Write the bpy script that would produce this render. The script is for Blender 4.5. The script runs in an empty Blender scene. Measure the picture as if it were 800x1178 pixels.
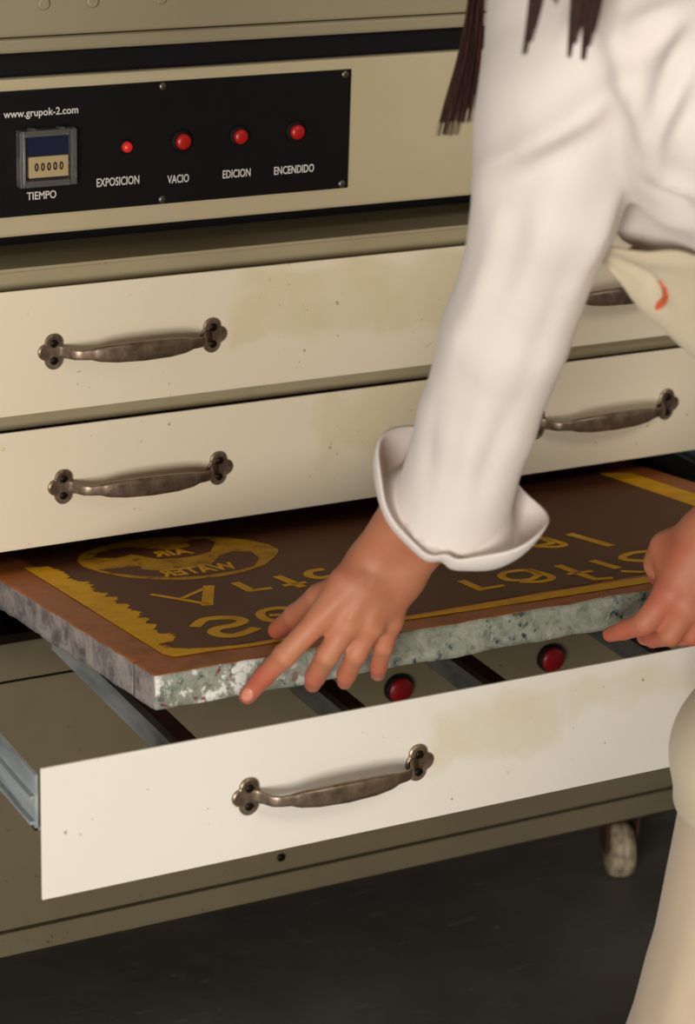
import bpy, bmesh, math, random
import numpy as np
from mathutils import Vector, Matrix, Euler

# ------------------------------------------------------------------ camera, light, exposure
scene = bpy.context.scene
COL = scene.collection
CAM_POS = Vector((-0.75, -2.05, 1.36))
RT = Vector((0.88710751, -0.46054424, 0.03064749))
UP = Vector((0.13306393, 0.31876006, 0.93844873))
FW = Vector((0.44196635, 0.82842684, -0.34405627))
cam_data = bpy.data.cameras.new('camera')
cam = bpy.data.objects.new('camera', cam_data)
COL.objects.link(cam)
m = Matrix.Identity(4)
for i in range(3):
    m[i][0] = RT[i]; m[i][1] = UP[i]; m[i][2] = -FW[i]; m[i][3] = CAM_POS[i]
cam.matrix_world = m
cam_data.sensor_fit = 'HORIZONTAL'
cam_data.sensor_width = 24.0
cam_data.lens = 24.0 * 2985.9 / 800.0
cam_data.clip_start = 0.05
cam_data.dof.use_dof = True
cam_data.dof.focus_distance = 2.2
cam_data.dof.aperture_fstop = 6.5
scene.camera = cam

world = bpy.data.worlds.new('room_light')
scene.world = world
world.use_nodes = True
world.node_tree.nodes['Background'].inputs[0].default_value = (1.0, 0.92, 0.80, 1)
world.node_tree.nodes['Background'].inputs[1].default_value = 0.16

def area_light(name, loc, target, sx, sy, power, color):
    d = bpy.data.lights.new(name, 'AREA')
    d.shape = 'RECTANGLE'; d.size = sx; d.size_y = sy
    d.energy = power; d.color = color
    o = bpy.data.objects.new(name, d); COL.objects.link(o)
    o.location = loc
    o.rotation_euler = (Vector(target) - Vector(loc)).to_track_quat('-Z', 'Y').to_euler()
    return o
area_light('window_light', (-2.5, -3.4, 0.80), (0.25, -0.2, 0.5), 1.3, 1.1, 127, (1.0, 0.965, 0.92))
area_light('overhead_fill', (0.6, -2.8, 2.7), (0.3, 0.1, 0.6), 1.4, 0.8, 25, (1.0, 0.94, 0.86))  # added overhead fill, brightens the upward faces
scene.view_settings.view_transform = 'Standard'
scene.view_settings.look = 'None'
scene.view_settings.gamma = 1
scene.view_settings.use_curve_mapping = False
scene.view_settings.exposure = 0.04

# ------------------------------------------------------------------ materials
def lin(c):
    return tuple(((x/255)/12.92 if x/255 <= 0.04045 else ((x/255+0.055)/1.055)**2.4) for x in c) + (1,)

class NT:
    def __init__(s, name):
        s.m = bpy.data.materials.new(name); s.m.use_nodes = True
        s.t = s.m.node_tree; s.b = s.t.nodes['Principled BSDF']
    def n(s, ty, **kw):
        nd = s.t.nodes.new(ty)
        for k, v in kw.items():
            if k.startswith('i_'):
                key = k[2:]
                key = int(key) if key.isdigit() else key
                nd.inputs[key].default_value = v
            else: setattr(nd, k, v)
        return nd
    def l(s, a, b): s.t.links.new(a, b)
    def coord(s): return s.n('ShaderNodeTexCoord').outputs['Object']
    def noise(s, scale, detail=4, rough=0.6, vec=None, dist=0):
        nd = s.n('ShaderNodeTexNoise'); nd.inputs['Scale'].default_value = scale
        nd.inputs['Detail'].default_value = detail; nd.inputs['Roughness'].default_value = rough
        nd.inputs['Distortion'].default_value = dist
        s.l(vec if vec is not None else s.coord(), nd.inputs['Vector'])
        return nd.outputs['Fac']
    def ramp(s, fac, *stops):
        r = s.n('ShaderNodeValToRGB'); s.l(fac, r.inputs[0])
        e = r.color_ramp.elements
        while len(e) < len(stops): e.new(0.5)
        for el, (p, c) in zip(e, stops):
            el.position = p; el.color = c if len(c) == 4 else tuple(c)+(1,)
        return r.outputs[0]
    def mix(s, fac, a, b, mode='MIX'):
        x = s.n('ShaderNodeMix', data_type='RGBA', blend_type=mode)
        for val, key in ((fac, 0), (a, 6), (b, 7)):
            if isinstance(val, (int, float, tuple)): x.inputs[key].default_value = val
            else: s.l(val, x.inputs[key])
        return x.outputs[2]
    def math(s, op, a, b=0.0, clamp=False):
        x = s.n('ShaderNodeMath', operation=op); x.use_clamp = clamp
        for i, v in enumerate((a, b)):
            if isinstance(v, (int, float)): x.inputs[i].default_value = v
            else: s.l(v, x.inputs[i])
        return x.outputs[0]
    def bump(s, h, strength, dist=0.001):
        b = s.n('ShaderNodeBump'); b.inputs['Strength'].default_value = strength
        b.inputs['Distance'].default_value = dist
        s.l(h, b.inputs['Height']); s.l(b.outputs[0], s.b.inputs['Normal'])
    def set(s, col=None, rough=None, metal=None, spec=None):
        if col is not None:
            if isinstance(col, tuple): s.b.inputs['Base Color'].default_value = col
            else: s.l(col, s.b.inputs['Base Color'])
        if rough is not None:
            if isinstance(rough, (int, float)): s.b.inputs['Roughness'].default_value = rough
            else: s.l(rough, s.b.inputs['Roughness'])
        if metal is not None: s.b.inputs['Metallic'].default_value = metal
        if spec is not None: s.b.inputs['Specular IOR Level'].default_value = spec
        return s.m

BW = ((0, 0, 0), (1, 1, 1))
def painted(name, col, dirt, rough=0.5, amount=0.35, speck=True, scale=6):
    a = NT(name)
    n1 = a.ramp(a.noise(scale, 5, 0.65), (0.4, BW[0]), (0.75, BW[1]))
    c = a.mix(a.math('MULTIPLY', n1, amount), lin(col), lin(dirt))
    if speck:
        sp = a.ramp(a.noise(150, 2, 0.5), (0.70, BW[0]), (0.72, BW[1]))
        gate = a.ramp(a.noise(17, 2, 0.5), (0.50, BW[0]), (0.56, BW[1]))
        c = a.mix(a.math('MULTIPLY', a.math('MULTIPLY', sp, gate), 0.8), c, lin((50, 45, 40)))
    a.bump(a.noise(260, 3, 0.6), 0.12, 0.0006)
    return a.set(c, rough)

def drawer_paint(name, boxes, seed, c1=(236, 222, 194), c2=(222, 207, 176)):
    """cream enamel with yellowed spill patches (x0,x1,z0,z1 in metres)"""
    a = NT(name)
    co = a.coord()
    mp = a.n('ShaderNodeMapping'); mp.inputs['Location'].default_value = (seed, seed*2, 0)
    a.l(co, mp.inputs[0]); v = mp.outputs[0]
    base = a.mix(a.math('MULTIPLY', a.noise(9, 4, 0.6, v), 0.35), lin(c1), lin(c2))
    sep = a.n('ShaderNodeSeparateXYZ'); a.l(co, sep.inputs[0])
    wob = a.math('MULTIPLY', a.math('SUBTRACT', a.noise(22, 2, 0.5, v), 0.5), 0.06)
    X = a.math('ADD', sep.outputs[0], wob); Z = a.math('ADD', sep.outputs[2], wob)
    for (x0, x1, z0, z1, st) in boxes:
        def band(V, lo, hi):
            c_ = (lo+hi)/2; h = (hi-lo)/2
            d = a.math('ABSOLUTE', a.math('SUBTRACT', V, c_))
            mr = a.n('ShaderNodeMapRange'); a.l(d, mr.inputs[0])
            mr.inputs[1].default_value = h-0.009; mr.inputs[2].default_value = h+0.005
            mr.inputs[3].default_value = 1; mr.inputs[4].default_value = 0
            return mr.outputs[0]
        f = a.math('MULTIPLY', band(X, x0, x1), band(Z, z0, z1))
        f = a.math('MULTIPLY', f, a.ramp(a.noise(20, 3, 0.6, v), (0.3, (0.5,)*3), (0.6, BW[1])))
        base = a.mix(a.math('MULTIPLY', f, st), base, lin((214, 198, 146)))
    sp = a.ramp(a.noise(150, 2, 0.5, v), (0.71, BW[0]), (0.73, BW[1]))
    gate = a.ramp(a.noise(13, 2, 0.5, v), (0.5, BW[0]), (0.6, BW[1]))
    base = a.mix(a.math('MULTIPLY', a.math('MULTIPLY', sp, gate), 0.6), base, lin((110, 90, 70)))
    sp2 = a.ramp(a.noise(60, 2, 0.5, v), (0.76, BW[0]), (0.79, BW[1]))
    base = a.mix(a.math('MULTIPLY', sp2, 0.5), base, lin((205, 190, 70)))
    a.bump(a.noise(120, 3, 0.6, v), 0.08, 0.0006)
    return a.set(base, 0.42)

M = {}
M['cream'] = painted('cream_enamel', (184, 169, 134), (156, 141, 106), 0.5, 0.3, False, 4)
M['grey_lit'] = painted('lit_grey_enamel', (166, 152, 118), (130, 120, 94), 0.5, 0.4)  # cabinet enamel lightened: light on rails and top is put into the colour
M['lidc'] = painted('shaded_lid_enamel', (146, 134, 106), (135, 122, 95), 0.5, 0.3, False, 4)  # housing enamel darkened: the lid's shade is put into the colour
M['grey'] = painted('grey_green_enamel', (114, 103, 78), (92, 84, 63), 0.5, 0.5)
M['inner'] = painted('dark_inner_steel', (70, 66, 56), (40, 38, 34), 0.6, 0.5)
M['black'] = NT('black_plate').set(lin((16, 15, 15)), 0.42, spec=0.25)
M['rubber'] = NT('black_rubber').set(lin((14, 13, 13)), 0.7, spec=0.2)
M['d1'] = drawer_paint('drawer_paint_top', [(0.208, 0.50, 0.692, 0.761, 0.55)], 3.1)
M['d2'] = drawer_paint('drawer_paint_middle', [(0.30, 0.44, 0.575, 0.64, 0.5)], 7.7)
M['d3'] = drawer_paint('drawer_paint_bottom', [(0.215, 0.34, 0.44, 0.495, 0.45), (0.34, 0.62, 0.462, 0.50, 0.35)], 1.3, (240, 234, 221), (226, 216, 196))
M['text'] = NT('white_print').set(lin((205, 200, 188)), 0.6)

a = NT('galvanised_steel')
mp = a.n('ShaderNodeMapping'); a.l(a.coord(), mp.inputs[0]); mp.inputs['Scale'].default_value = (1, 0.25, 1)
f = a.noise(38, 5, 0.65, mp.outputs[0])
c = a.ramp(f, (0.3, lin((120, 130, 134))), (0.55, lin((176, 184, 184))), (0.75, lin((206, 208, 202))))
a.bump(a.noise(90, 3), 0.15, 0.0006)
M['galv'] = a.set(c, 0.45, 0.2)

a = NT('worn_bronze')
f = a.noise(60, 5, 0.7)
c = a.ramp(f, (0.35, lin((112, 94, 76))), (0.6, lin((152, 134, 114))), (0.8, lin((190, 174, 154))))
a.bump(a.noise(220, 3), 0.2, 0.0004)
M['bronze'] = a.set(c, a.ramp(f, (0.3, (0.34,)*3), (0.8, (0.46,)*3)), 0.75)
M['screwdark'] = NT('dark_screw').set(lin((40, 33, 28)), 0.4, 0.8)
M['steel'] = NT('screw_steel').set(lin((120, 115, 105)), 0.35, 0.9)

def redlamp(name, col, e):
    a = NT(name); a.set(lin(col), 0.35)
    a.b.inputs['Emission Color'].default_value = (1, 0.05, 0.03, 1)
    a.b.inputs['Emission Strength'].default_value = e
    return a.m
M['red'] = redlamp('red_push_button', (165, 18, 16), 0.02)
M['redglow'] = redlamp('red_indicator', (200, 30, 25), 0.18)
a = NT('dark_red_button'); M['dred'] = a.set(lin((128, 14, 20)), 0.3)

a = NT('stained_wood')
mp = a.n('ShaderNodeMapping'); a.l(a.coord(), mp.inputs[0]); mp.inputs['Scale'].default_value = (1, 1, 1)
f = a.noise(14, 6, 0.7, mp.outputs[0])
c = a.ramp(f, (0.3, lin((122, 68, 34))), (0.5, lin((172, 98, 44))), (0.72, lin((120, 88, 66))))
f2 = a.ramp(a.noise(34, 4, 0.7), (0.58, BW[0]), (0.75, BW[1]))
c = a.mix(a.math('MULTIPLY', f2, 0.5), c, lin((140, 118, 100)))
a.bump(a.noise(70, 4), 0.25, 0.001)
M['wood'] = a.set(c, 0.5, spec=0.25)

M['batten'] = painted('brown_batten', (138, 104, 84), (100, 70, 54), 0.6, 0.6, True, 20)
# paint-caked side of the frame: grey-mauve
a = NT('paint_caked_grey')
f = a.noise(38, 7, 0.72, None, 0.3)
c = a.ramp(f, (0.3, lin((78, 72, 72))), (0.43, lin((132, 122, 118))), (0.56, lin((172, 162, 156))), (0.72, lin((118, 84, 58))), (0.85, lin((200, 196, 190))))
a.bump(f, 0.7, 0.003)
M['caked_grey'] = a.set(c, 0.38)
# paint-caked front of the frame: pale green grey with blue, white, crimson blotches near the corner
a = NT('paint_caked_green')
f = a.noise(62, 7, 0.72, None, 0.4)
f3 = a.noise(28, 5, 0.7, None, 0.8)
c = a.ramp(f, (0.3, lin((92, 104, 92))), (0.48, lin((142, 146, 128))), (0.62, lin((160, 160, 146))), (0.78, lin((205, 205, 200))))
blue = a.ramp(a.noise(85, 5, 0.7, None, 0.4), (0.53, BW[0]), (0.62, BW[1]))
blueg = a.ramp(f3, (0.46, BW[0]), (0.55, BW[1]))
c = a.mix(a.math('MULTIPLY', blue, blueg), c, lin((32, 62, 70)))
sep = a.n('ShaderNodeSeparateXYZ'); a.l(a.coord(), sep.inputs[0])
near = a.n('ShaderNodeMapRange'); a.l(sep.outputs[0], near.inputs[0])
near.inputs[1].default_value = 0.04; near.inputs[2].default_value = 0.16
near.inputs[3].default_value = 1.0; near.inputs[4].default_value = 0.0
crim = a.ramp(a.noise(80, 4, 0.6, None, 0.5), (0.56, BW[0]), (0.6, BW[1]))
c = a.mix(a.math('MULTIPLY', crim, near.outputs[0]), c, lin((120, 40, 52)))
wh = a.ramp(a.noise(48, 6, 0.7, None, 0.4), (0.52, BW[0]), (0.56, BW[1]))
c = a.mix(a.math('MULTIPLY', wh, near.outputs[0]), c, lin((226, 224, 214)))
a.bump(f, 0.8, 0.003)
M['caked_green'] = a.set(c, 0.35)

a = NT('brown_emulsion')
c = a.mix(a.noise(10, 4), lin((100, 60, 32)), lin((86, 48, 28)))
a.bump(a.noise(700, 2), 0.1, 0.0003)
M['brown'] = a.set(c, 0.55, spec=0.2)
a = NT('yellow_ink')
f = a.noise(40, 6, 0.7)
c = a.ramp(f, (0.3, lin((206, 148, 10))), (0.5, lin((228, 170, 20))), (0.7, lin((236, 184, 36))))
M['yellow'] = a.set(c, 0.6, spec=0.15)
a = NT('worn_yellow_ink')
f = a.noise(55, 6, 0.75, None, 0.6)
c = a.ramp(f, (0.36, lin((92, 66, 28))), (0.46, lin((180, 132, 24))), (0.7, lin((206, 158, 34))))
M['yellow_worn'] = a.set(c, 0.6, spec=0.15)

a = NT('skin')
at = a.n('ShaderNodeAttribute', attribute_name='flush')
f = a.noise(60, 4, 0.6)
c = a.mix(a.math('MULTIPLY', f, 0.5), lin((190, 126, 90)), lin((170, 104, 74)))
mot = a.ramp(a.noise(32, 3, 0.6), (0.42, BW[0]), (0.66, BW[1]))
c = a.mix(a.math('MULTIPLY', mot, 0.35), c, lin((184, 98, 74)))
c = a.mix(a.math('MULTIPLY', at.outputs['Fac'], 0.75), c, lin((180, 78, 60)))
a.b.inputs['Subsurface Weight'].default_value = 0.12
a.b.inputs['Subsurface Radius'].default_value = (0.006, 0.0025, 0.0015)
a.b.inputs['Subsurface Scale'].default_value = 1.0
a.bump(a.noise(420, 4, 0.6), 0.15, 0.0005)
M['skin'] = a.set(c, 0.58)
M['nail'] = NT('fingernail_pink').set(lin((212, 140, 114)), 0.35)

def cloth(name, c1, c2, sc=9, weave=900):
    a = NT(name)
    c = a.mix(a.noise(sc, 4), lin(c1), lin(c2))
    a.bump(a.noise(weave, 2), 0.12, 0.0004)
    a.b.inputs['Sheen Weight'].default_value = 0.15
    return a.set(c, 0.85, spec=0.2)
M['shirt'] = cloth('white_cotton', (229, 219, 210), (221, 210, 200))
M['apron'] = cloth('natural_canvas', (214, 200, 172), (202, 186, 156), 12, 500)
M['trousers'] = cloth('beige_canvas', (206, 186, 160), (196, 174, 148), 12, 500)
M['orange'] = NT('orange_ink').set(lin((205, 92, 52)), 0.6)
a = NT('dark_brown_hair')
mp = a.n('ShaderNodeMapping'); a.l(a.coord(), mp.inputs[0]); mp.inputs['Scale'].default_value = (1, 1, 0.08)
c = a.ramp(a.noise(260, 3, 0.6, mp.outputs[0]), (0.35, lin((34, 18, 14))), (0.65, lin((74, 44, 34))))
M['hair'] = a.set(c, 0.42)
M['eye'] = NT('eye').set(lin((225, 220, 212)), 0.15)
M['iris'] = NT('iris').set(lin((70, 44, 28)), 0.15)
M['shoe'] = NT('dark_shoe').set(lin((40, 36, 34)), 0.6)

a = NT('floor_concrete')
f = a.noise(2.2, 6, 0.65)
c = a.ramp(f, (0.35, lin((78, 74, 67))), (0.65, lin((104, 99, 92))))
scr = a.n('ShaderNodeMapping'); a.l(a.coord(), scr.inputs[0]); scr.inputs['Scale'].default_value = (1, 4, 1)
s1 = a.ramp(a.noise(16, 6, 0.75, scr.outputs[0]), (0.6, BW[0]), (0.72, BW[1]))
c = a.mix(a.math('MULTIPLY', s1, 0.9), c, lin((140, 132, 116)))
sp = a.ramp(a.noise(14, 2, 0.5), (0.72, BW[0]), (0.75, BW[1]))
c = a.mix(a.math('MULTIPLY', sp, 0.8), c, lin((24, 22, 20)))
a.bump(a.noise(40, 5), 0.2, 0.002)
M['floor'] = a.set(c, 0.6)
a = NT('wall_plaster')
c = a.mix(a.noise(3, 5), lin((150, 142, 124)), lin((135, 128, 110)))
M['wall'] = a.set(c, 0.9)
a = NT('caster_nylon')
c = a.mix(a.ramp(a.noise(60, 4), (0.45, BW[0]), (0.65, BW[1])), lin((176, 160, 130)), lin((120, 98, 74)))
M['nylon'] = a.set(c, 0.5)
M['rust'] = NT('red_brown_bracket').set(lin((78, 46, 40)), 0.6, 0.4)
M['navy'] = NT('dark_blue_display').set(lin((18, 26, 52)), 0.3)
M['tan'] = NT('tan_counter').set(lin((172, 150, 108)), 0.5)
a = NT('smoky_plastic'); a.b.inputs['Transmission Weight'].default_value = 0.85
M['clear'] = a.set(lin((170, 170, 165)), 0.18)

# ------------------------------------------------------------------ helpers
def thing(name, label, cat, loc=(0, 0, 0), group=None):
    o = bpy.data.objects.new(name, None); COL.objects.link(o)
    o.location = loc; o.empty_display_size = 0.05
    o['label'] = label; o['category'] = cat
    if group: o['group'] = group
    return o

def base_of(p):
    v = Vector((0, 0, 0))
    while p is not None:
        v += p.location; p = p.parent
    return v

def obj(name, bm, mats, parent=None, loc=(0, 0, 0), smooth=False, bevel=0, label=None, rot=None):
    """bm is in world coordinates when loc is (0,0,0)"""
    me = bpy.data.meshes.new(name)
    if isinstance(bm, bmesh.types.BMesh):
        bm.normal_update(); bm.to_mesh(me); bm.free()
    else:
        me.from_pydata([tuple(v) for v in bm[0]], [], [tuple(f) for f in bm[1]])
        if len(bm) > 2:
            me.polygons.foreach_set('material_index', bm[2])
    if not isinstance(mats, (list, tuple)): mats = [mats]
    for mm in mats: me.materials.append(mm)
    if smooth:
        me.polygons.foreach_set('use_smooth', [True]*len(me.polygons))
    o = bpy.data.objects.new(name, me); COL.objects.link(o)
    o.location = loc
    if rot: o.rotation_euler = rot
    if parent is not None:
        o.parent = parent
        o.location = Vector(loc) - base_of(parent)
    if bevel:
        b = o.modifiers.new('bevel', 'BEVEL'); b.width = bevel; b.segments = 2; b.limit_method = 'ANGLE'
    if label: o['label'] = label
    return o

def bx(bm, x0, x1, y0, y1, z0, z1, mi=0):
    vs = [bm.verts.new(p) for p in ((x0,y0,z0),(x1,y0,z0),(x1,y1,z0),(x0,y1,z0),(x0,y0,z1),(x1,y0,z1),(x1,y1,z1),(x0,y1,z1))]
    for f in ((0,3,2,1),(4,5,6,7),(0,1,5,4),(1,2,6,5),(2,3,7,6),(3,0,4,7)):
        fc = bm.faces.new([vs[i] for i in f]); fc.material_index = mi
    return bm
def box(*a, mi=0):
    return bx(bmesh.new(), *a, mi=mi)

def lathe(bm, prof, c, axis, n=32, mi=0):
    """prof: (radius, along) list, axis unit vector"""
    ax = Vector(axis).normalized()
    u = ax.orthogonal().normalized(); v = ax.cross(u); c = Vector(c)
    rings = []
    for r, h in prof:
        rings.append([bm.verts.new(c + ax*h + (u*math.cos(2*math.pi*i/n) + v*math.sin(2*math.pi*i/n))*max(r, 1e-5)) for i in range(n)])
    for a_, b_ in zip(rings, rings[1:]):
        for i in range(n):
            f = bm.faces.new((a_[i], a_[(i+1) % n], b_[(i+1) % n], b_[i])); f.material_index = mi; f.smooth = True
    for rg, rev in ((rings[0], True), (rings[-1], False)):
        f = bm.faces.new(rg[::-1] if rev else rg); f.material_index = mi
    return bm

def text_mesh(s, size, sx=1.0, bold=0.0):
    cu = bpy.data.curves.new('lettering', 'FONT')
    cu.body = s; cu.size = size; cu.extrude = 0.0002; cu.offset = bold
    cu.align_x = 'LEFT'; cu.resolution_u = 3
    o = bpy.data.objects.new('lettering', cu); COL.objects.link(o)
    dg = bpy.context.evaluated_depsgraph_get()
    me = bpy.data.meshes.new_from_object(o.evaluated_get(dg))
    bpy.data.objects.remove(o)
    vs = np.array([v.co[:] for v in me.vertices]); fs = [tuple(p.vertices) for p in me.polygons]
    bpy.data.meshes.remove(me)
    vs[:, 0] *= sx
    return vs, fs

# ---- signed distance modelling
def rc(P, a, b, r1, r2):
    """round cone distance (approx)"""
    a = np.array(a, np.float32); b = np.array(b, np.float32)
    ba = b-a; pa = P-a
    h = np.clip((pa@ba)/max(ba@ba, 1e-12), 0, 1)
    return np.sqrt(((pa-h[..., None]*ba)**2).sum(-1)) - (r1+(r2-r1)*h)
def ell(P, c, r, R=None):
    q = P-np.array(c, np.float32)
    if R is not None: q = q@np.array(R, np.float32).T
    q = q/np.array(r, np.float32)
    k = np.sqrt((q**2).sum(-1))
    return (k-1)*min(r)
def su(a, b, k):
    h = np.clip(0.5+0.5*(b-a)/k, 0, 1)
    return b+(a-b)*h-k*h*(1-h)
def chain(P, pts, rs, k=None):
    d = None
    for i in range(len(pts)-1):
        e = rc(P, pts[i], pts[i+1], rs[i], rs[i+1])
        d = e if d is None else (np.minimum(d, e) if k is None else su(d, e, k))
    return d

def surface_nets(fn, lo, hi, h):
    lo = np.array(lo, float); hi = np.array(hi, float)
    n = np.ceil((hi-lo)/h).astype(int)+1
    xs = [lo[i]+h*np.arange(n[i]) for i in range(3)]
    F = np.empty(n, np.float32)
    for i in range(n[0]):
        g = np.stack(np.meshgrid([xs[0][i]], xs[1], xs[2], indexing='ij'), -1)[0].astype(np.float32)
        F[i] = fn(g)
    ins = F < 0
    s = np.zeros(n-1, np.int8)
    for dx in (0, 1):
        for dy in (0, 1):
            for dz in (0, 1):
                s += ins[dx:n[0]-1+dx, dy:n[1]-1+dy, dz:n[2]-1+dz]
    act = (s > 0) & (s < 8)
    idx = -np.ones(n-1, np.int64); cells = np.argwhere(act); idx[act] = np.arange(len(cells))
    acc = np.zeros((len(cells), 3)); cnt = np.zeros(len(cells))
    corners = [(0,0,0),(1,0,0),(0,1,0),(1,1,0),(0,0,1),(1,0,1),(0,1,1),(1,1,1)]
    for a_ in corners:
        for ax in range(3):
            if a_[ax] == 0:
                b_ = list(a_); b_[ax] = 1
                fa = F[cells[:,0]+a_[0], cells[:,1]+a_[1], cells[:,2]+a_[2]]
                fb = F[cells[:,0]+b_[0], cells[:,1]+b_[1], cells[:,2]+b_[2]]
                x = (fa < 0) != (fb < 0)
                t = np.where(x, fa/np.where(x, fa-fb, 1), 0)
                p = np.repeat(np.array(a_, float)[None], len(cells), 0); p[:, ax] += t
                acc[x] += p[x]; cnt[x] += 1
    V = lo + (cells+acc/cnt[:, None])*h
    faces = []
    for ax in range(3):
        u, v = (ax+1) % 3, (ax+2) % 3
        A = [slice(None)]*3; B = [slice(None)]*3; A[ax] = slice(0, -1); B[ax] = slice(1, None)
        ch = ins[tuple(A)] != ins[tuple(B)]
        e = np.argwhere(ch)
        e = e[(e[:, u] > 0) & (e[:, v] > 0) & (e[:, u] < n[u]-1) & (e[:, v] < n[v]-1)]
        def at(du, dv):
            q = e.copy(); q[:, u] -= du; q[:, v] -= dv
            return idx[q[:, 0], q[:, 1], q[:, 2]]
        q = np.stack([at(1, 1), at(0, 1), at(0, 0), at(1, 0)], 1)
        inside = ins[e[:, 0], e[:, 1], e[:, 2]]
        q[~inside] = q[~inside][:, ::-1]
        faces.append(q)
    return V, np.concatenate(faces)

def join_meshes(parts):
    V = []; Fc = []; off = 0
    for v, f in parts:
        V.append(v); Fc.append(f+off); off += len(v)
    return np.concatenate(V), np.concatenate(Fc)

def cr(p0, p1, p2, p3, t):
    return 0.5*((2*p1)+(-p0+p2)*t+(2*p0-5*p1+4*p2-p3)*t*t+(-p0+3*p1-3*p2+p3)*t**3)
def spline(pts, n):
    pts = np.array(pts, float); k = len(pts)
    P = np.vstack([2*pts[0]-pts[1], pts, 2*pts[-1]-pts[-2]])
    out = []
    for i in range(n):
        u = i/(n-1)*(k-1); s = min(int(u), k-2); t = u-s
        out.append(cr(P[s], P[s+1], P[s+2], P[s+3], t))
    return np.array(out)
def patch(net, nu, nv):
    """net[row][col] control points -> smooth grid of verts, faces"""
    rows = [spline(r, nu) for r in net]
    cols = np.array([spline([r[i] for r in rows], nv) for i in range(nu)])  # nu,nv,3
    V = cols.reshape(-1, 3); F = []
    for i in range(nu-1):
        for j in range(nv-1):
            F.append((i*nv+j, (i+1)*nv+j, (i+1)*nv+j+1, i*nv+j+1))
    return V, np.array(F)

def vertex_normals(V, F):
    t = F[:, :3]
    n = np.cross(V[F[:, 2]]-V[F[:, 0]], V[F[:, 3]]-V[F[:, 1]])
    N = np.zeros_like(V)
    for i in range(4): np.add.at(N, F[:, i], n)
    return N/np.maximum(np.linalg.norm(N, axis=1)[:, None], 1e-12)
def folds(V, F, segs):
    """raise soft cloth folds along 3-D polylines: (points, height, width)"""
    N = vertex_normals(V, F)
    D = np.zeros(len(V))
    for pts, hgt, wid in segs:
        best = np.full(len(V), 1e9); par = np.zeros(len(V))
        pts = np.array(pts, float)
        for i in range(len(pts)-1):
            ba = pts[i+1]-pts[i]; pa = V-pts[i]
            h = np.clip(pa@ba/(ba@ba), 0, 1)
            d = np.linalg.norm(pa-h[:, None]*ba, axis=1)
            g = (i+h)/(len(pts)-1)
            par = np.where(d < best, g, par); best = np.minimum(best, d)
        D += hgt*np.exp(-(best/wid)**2)*(0.35+0.65*np.sin(np.pi*np.clip(par, 0.02, 0.98)))
    return V+N*D[:, None]

# ------------------------------------------------------------------ the room
def struct(name, bm, mat):
    o = obj(name, bm, mat); o['kind'] = 'structure'; return o
struct('floor', box(-4, 4, -5, 1.6, -0.05, 0.0), M['floor'])
struct('wall_back', box(-4, 4, 1.5, 1.6, 0.0, 2.8), M['wall'])

# ------------------------------------------------------------------ flat-file cabinet
XL, XR = -0.135, 0.875      # carcass
cab = thing('drawer_cabinet', 'grey-green metal cabinet on casters with wide cream drawers, the lowest pulled open', 'cabinet', (0.37, 0.36, 0.0))
bm = bmesh.new()
bx(bm, XL, XL+0.004, 0.0, 0.74, 0.109, 0.776)
bx(bm, XR-0.004, XR, 0.0, 0.74, 0.109, 0.776)
bx(bm, XL, XR, 0.736, 0.74, 0.109, 0.776)
bx(bm, XL, XR, -0.002, 0.74, 0.109, 0.112)                     # underside
RAILS = [(0.0, 0.02, 0.7595, 0.776), (0.0, 0.02, 0.633, 0.656), (0.0, 0.02, 0.5195, 0.542)]                        # rail above the top drawer
bx(bm, XL, XR, 0.0, 0.02, 0.3935, 0.430)                       # sill of the open bay
bx(bm, XL, XR, 0.0, 0.003, 0.1378, 0.3912)
bx(bm, XL, XR, -0.002, 0.01, 0.109, 0.1350)
bx(bm, XL, XR, 0.012, 0.016, 0.112, 0.392)
bx(bm, XL+0.004, XR-0.004, 0.004, 0.736, 0.300, 0.303)
obj('body', bm, M['grey'], cab, bevel=0.0008)
for q in RAILS: obj('front_rail', box(XL, XR, *q), M['grey_lit'], cab, bevel=0.0008)
obj('top_sheet', box(XL-0.004, XR+0.004, -0.002, 0.744, 0.7762, 0.7795), M['grey_lit'], cab, bevel=0.0008)
bm = bmesh.new()
bx(bm, XL+0.006, XR-0.006, 0.022, 0.73, 0.545, 0.548)
for z in (0.40,):
    bx(bm, XL+0.006, XR-0.006, 0.022, 0.73, z, z+0.003)
bx(bm, XL+0.005, XL+0.007, 0.022, 0.73, 0.403, 0.545)
bx(bm, XR-0.007, XR-0.005, 0.022, 0.73, 0.403, 0.545)
bx(bm, XL+0.006, XR-0.006, 0.728, 0.73, 0.403, 0.545)
obj('drawer_bay', bm, M['inner'], cab, label='dark inner bay of the open drawer')
bm = bmesh.new(); lathe(bm, [(0.0042, 0), (0.0042, 0.002), (0.003, 0.003)], (0.2813, -0.0, 0.1535), (0, -1, 0), 16)
obj('screw', bm, M['screwdark'], cab)
# red push buttons on the grey panel
for x, z in ((0.4056, 0.3150), (0.582, 0.3175)):
    bm = bmesh.new()
    lathe(bm, [(0.0148, 0), (0.0148, 0.0060), (0.0140, 0.0072), (0.0132, 0.0072)], (x, -0.0, z), (0, -1, 0), 40, 0)
    lathe(bm, [(0.0128, 0.006), (0.0128, 0.0095), (0.0120, 0.0108), (0.0, 0.0110)], (x, 0.0, z), (0, -1, 0), 40, 1)
    obj('push_button', bm, [M['rubber'], M['dred']], cab)

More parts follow.
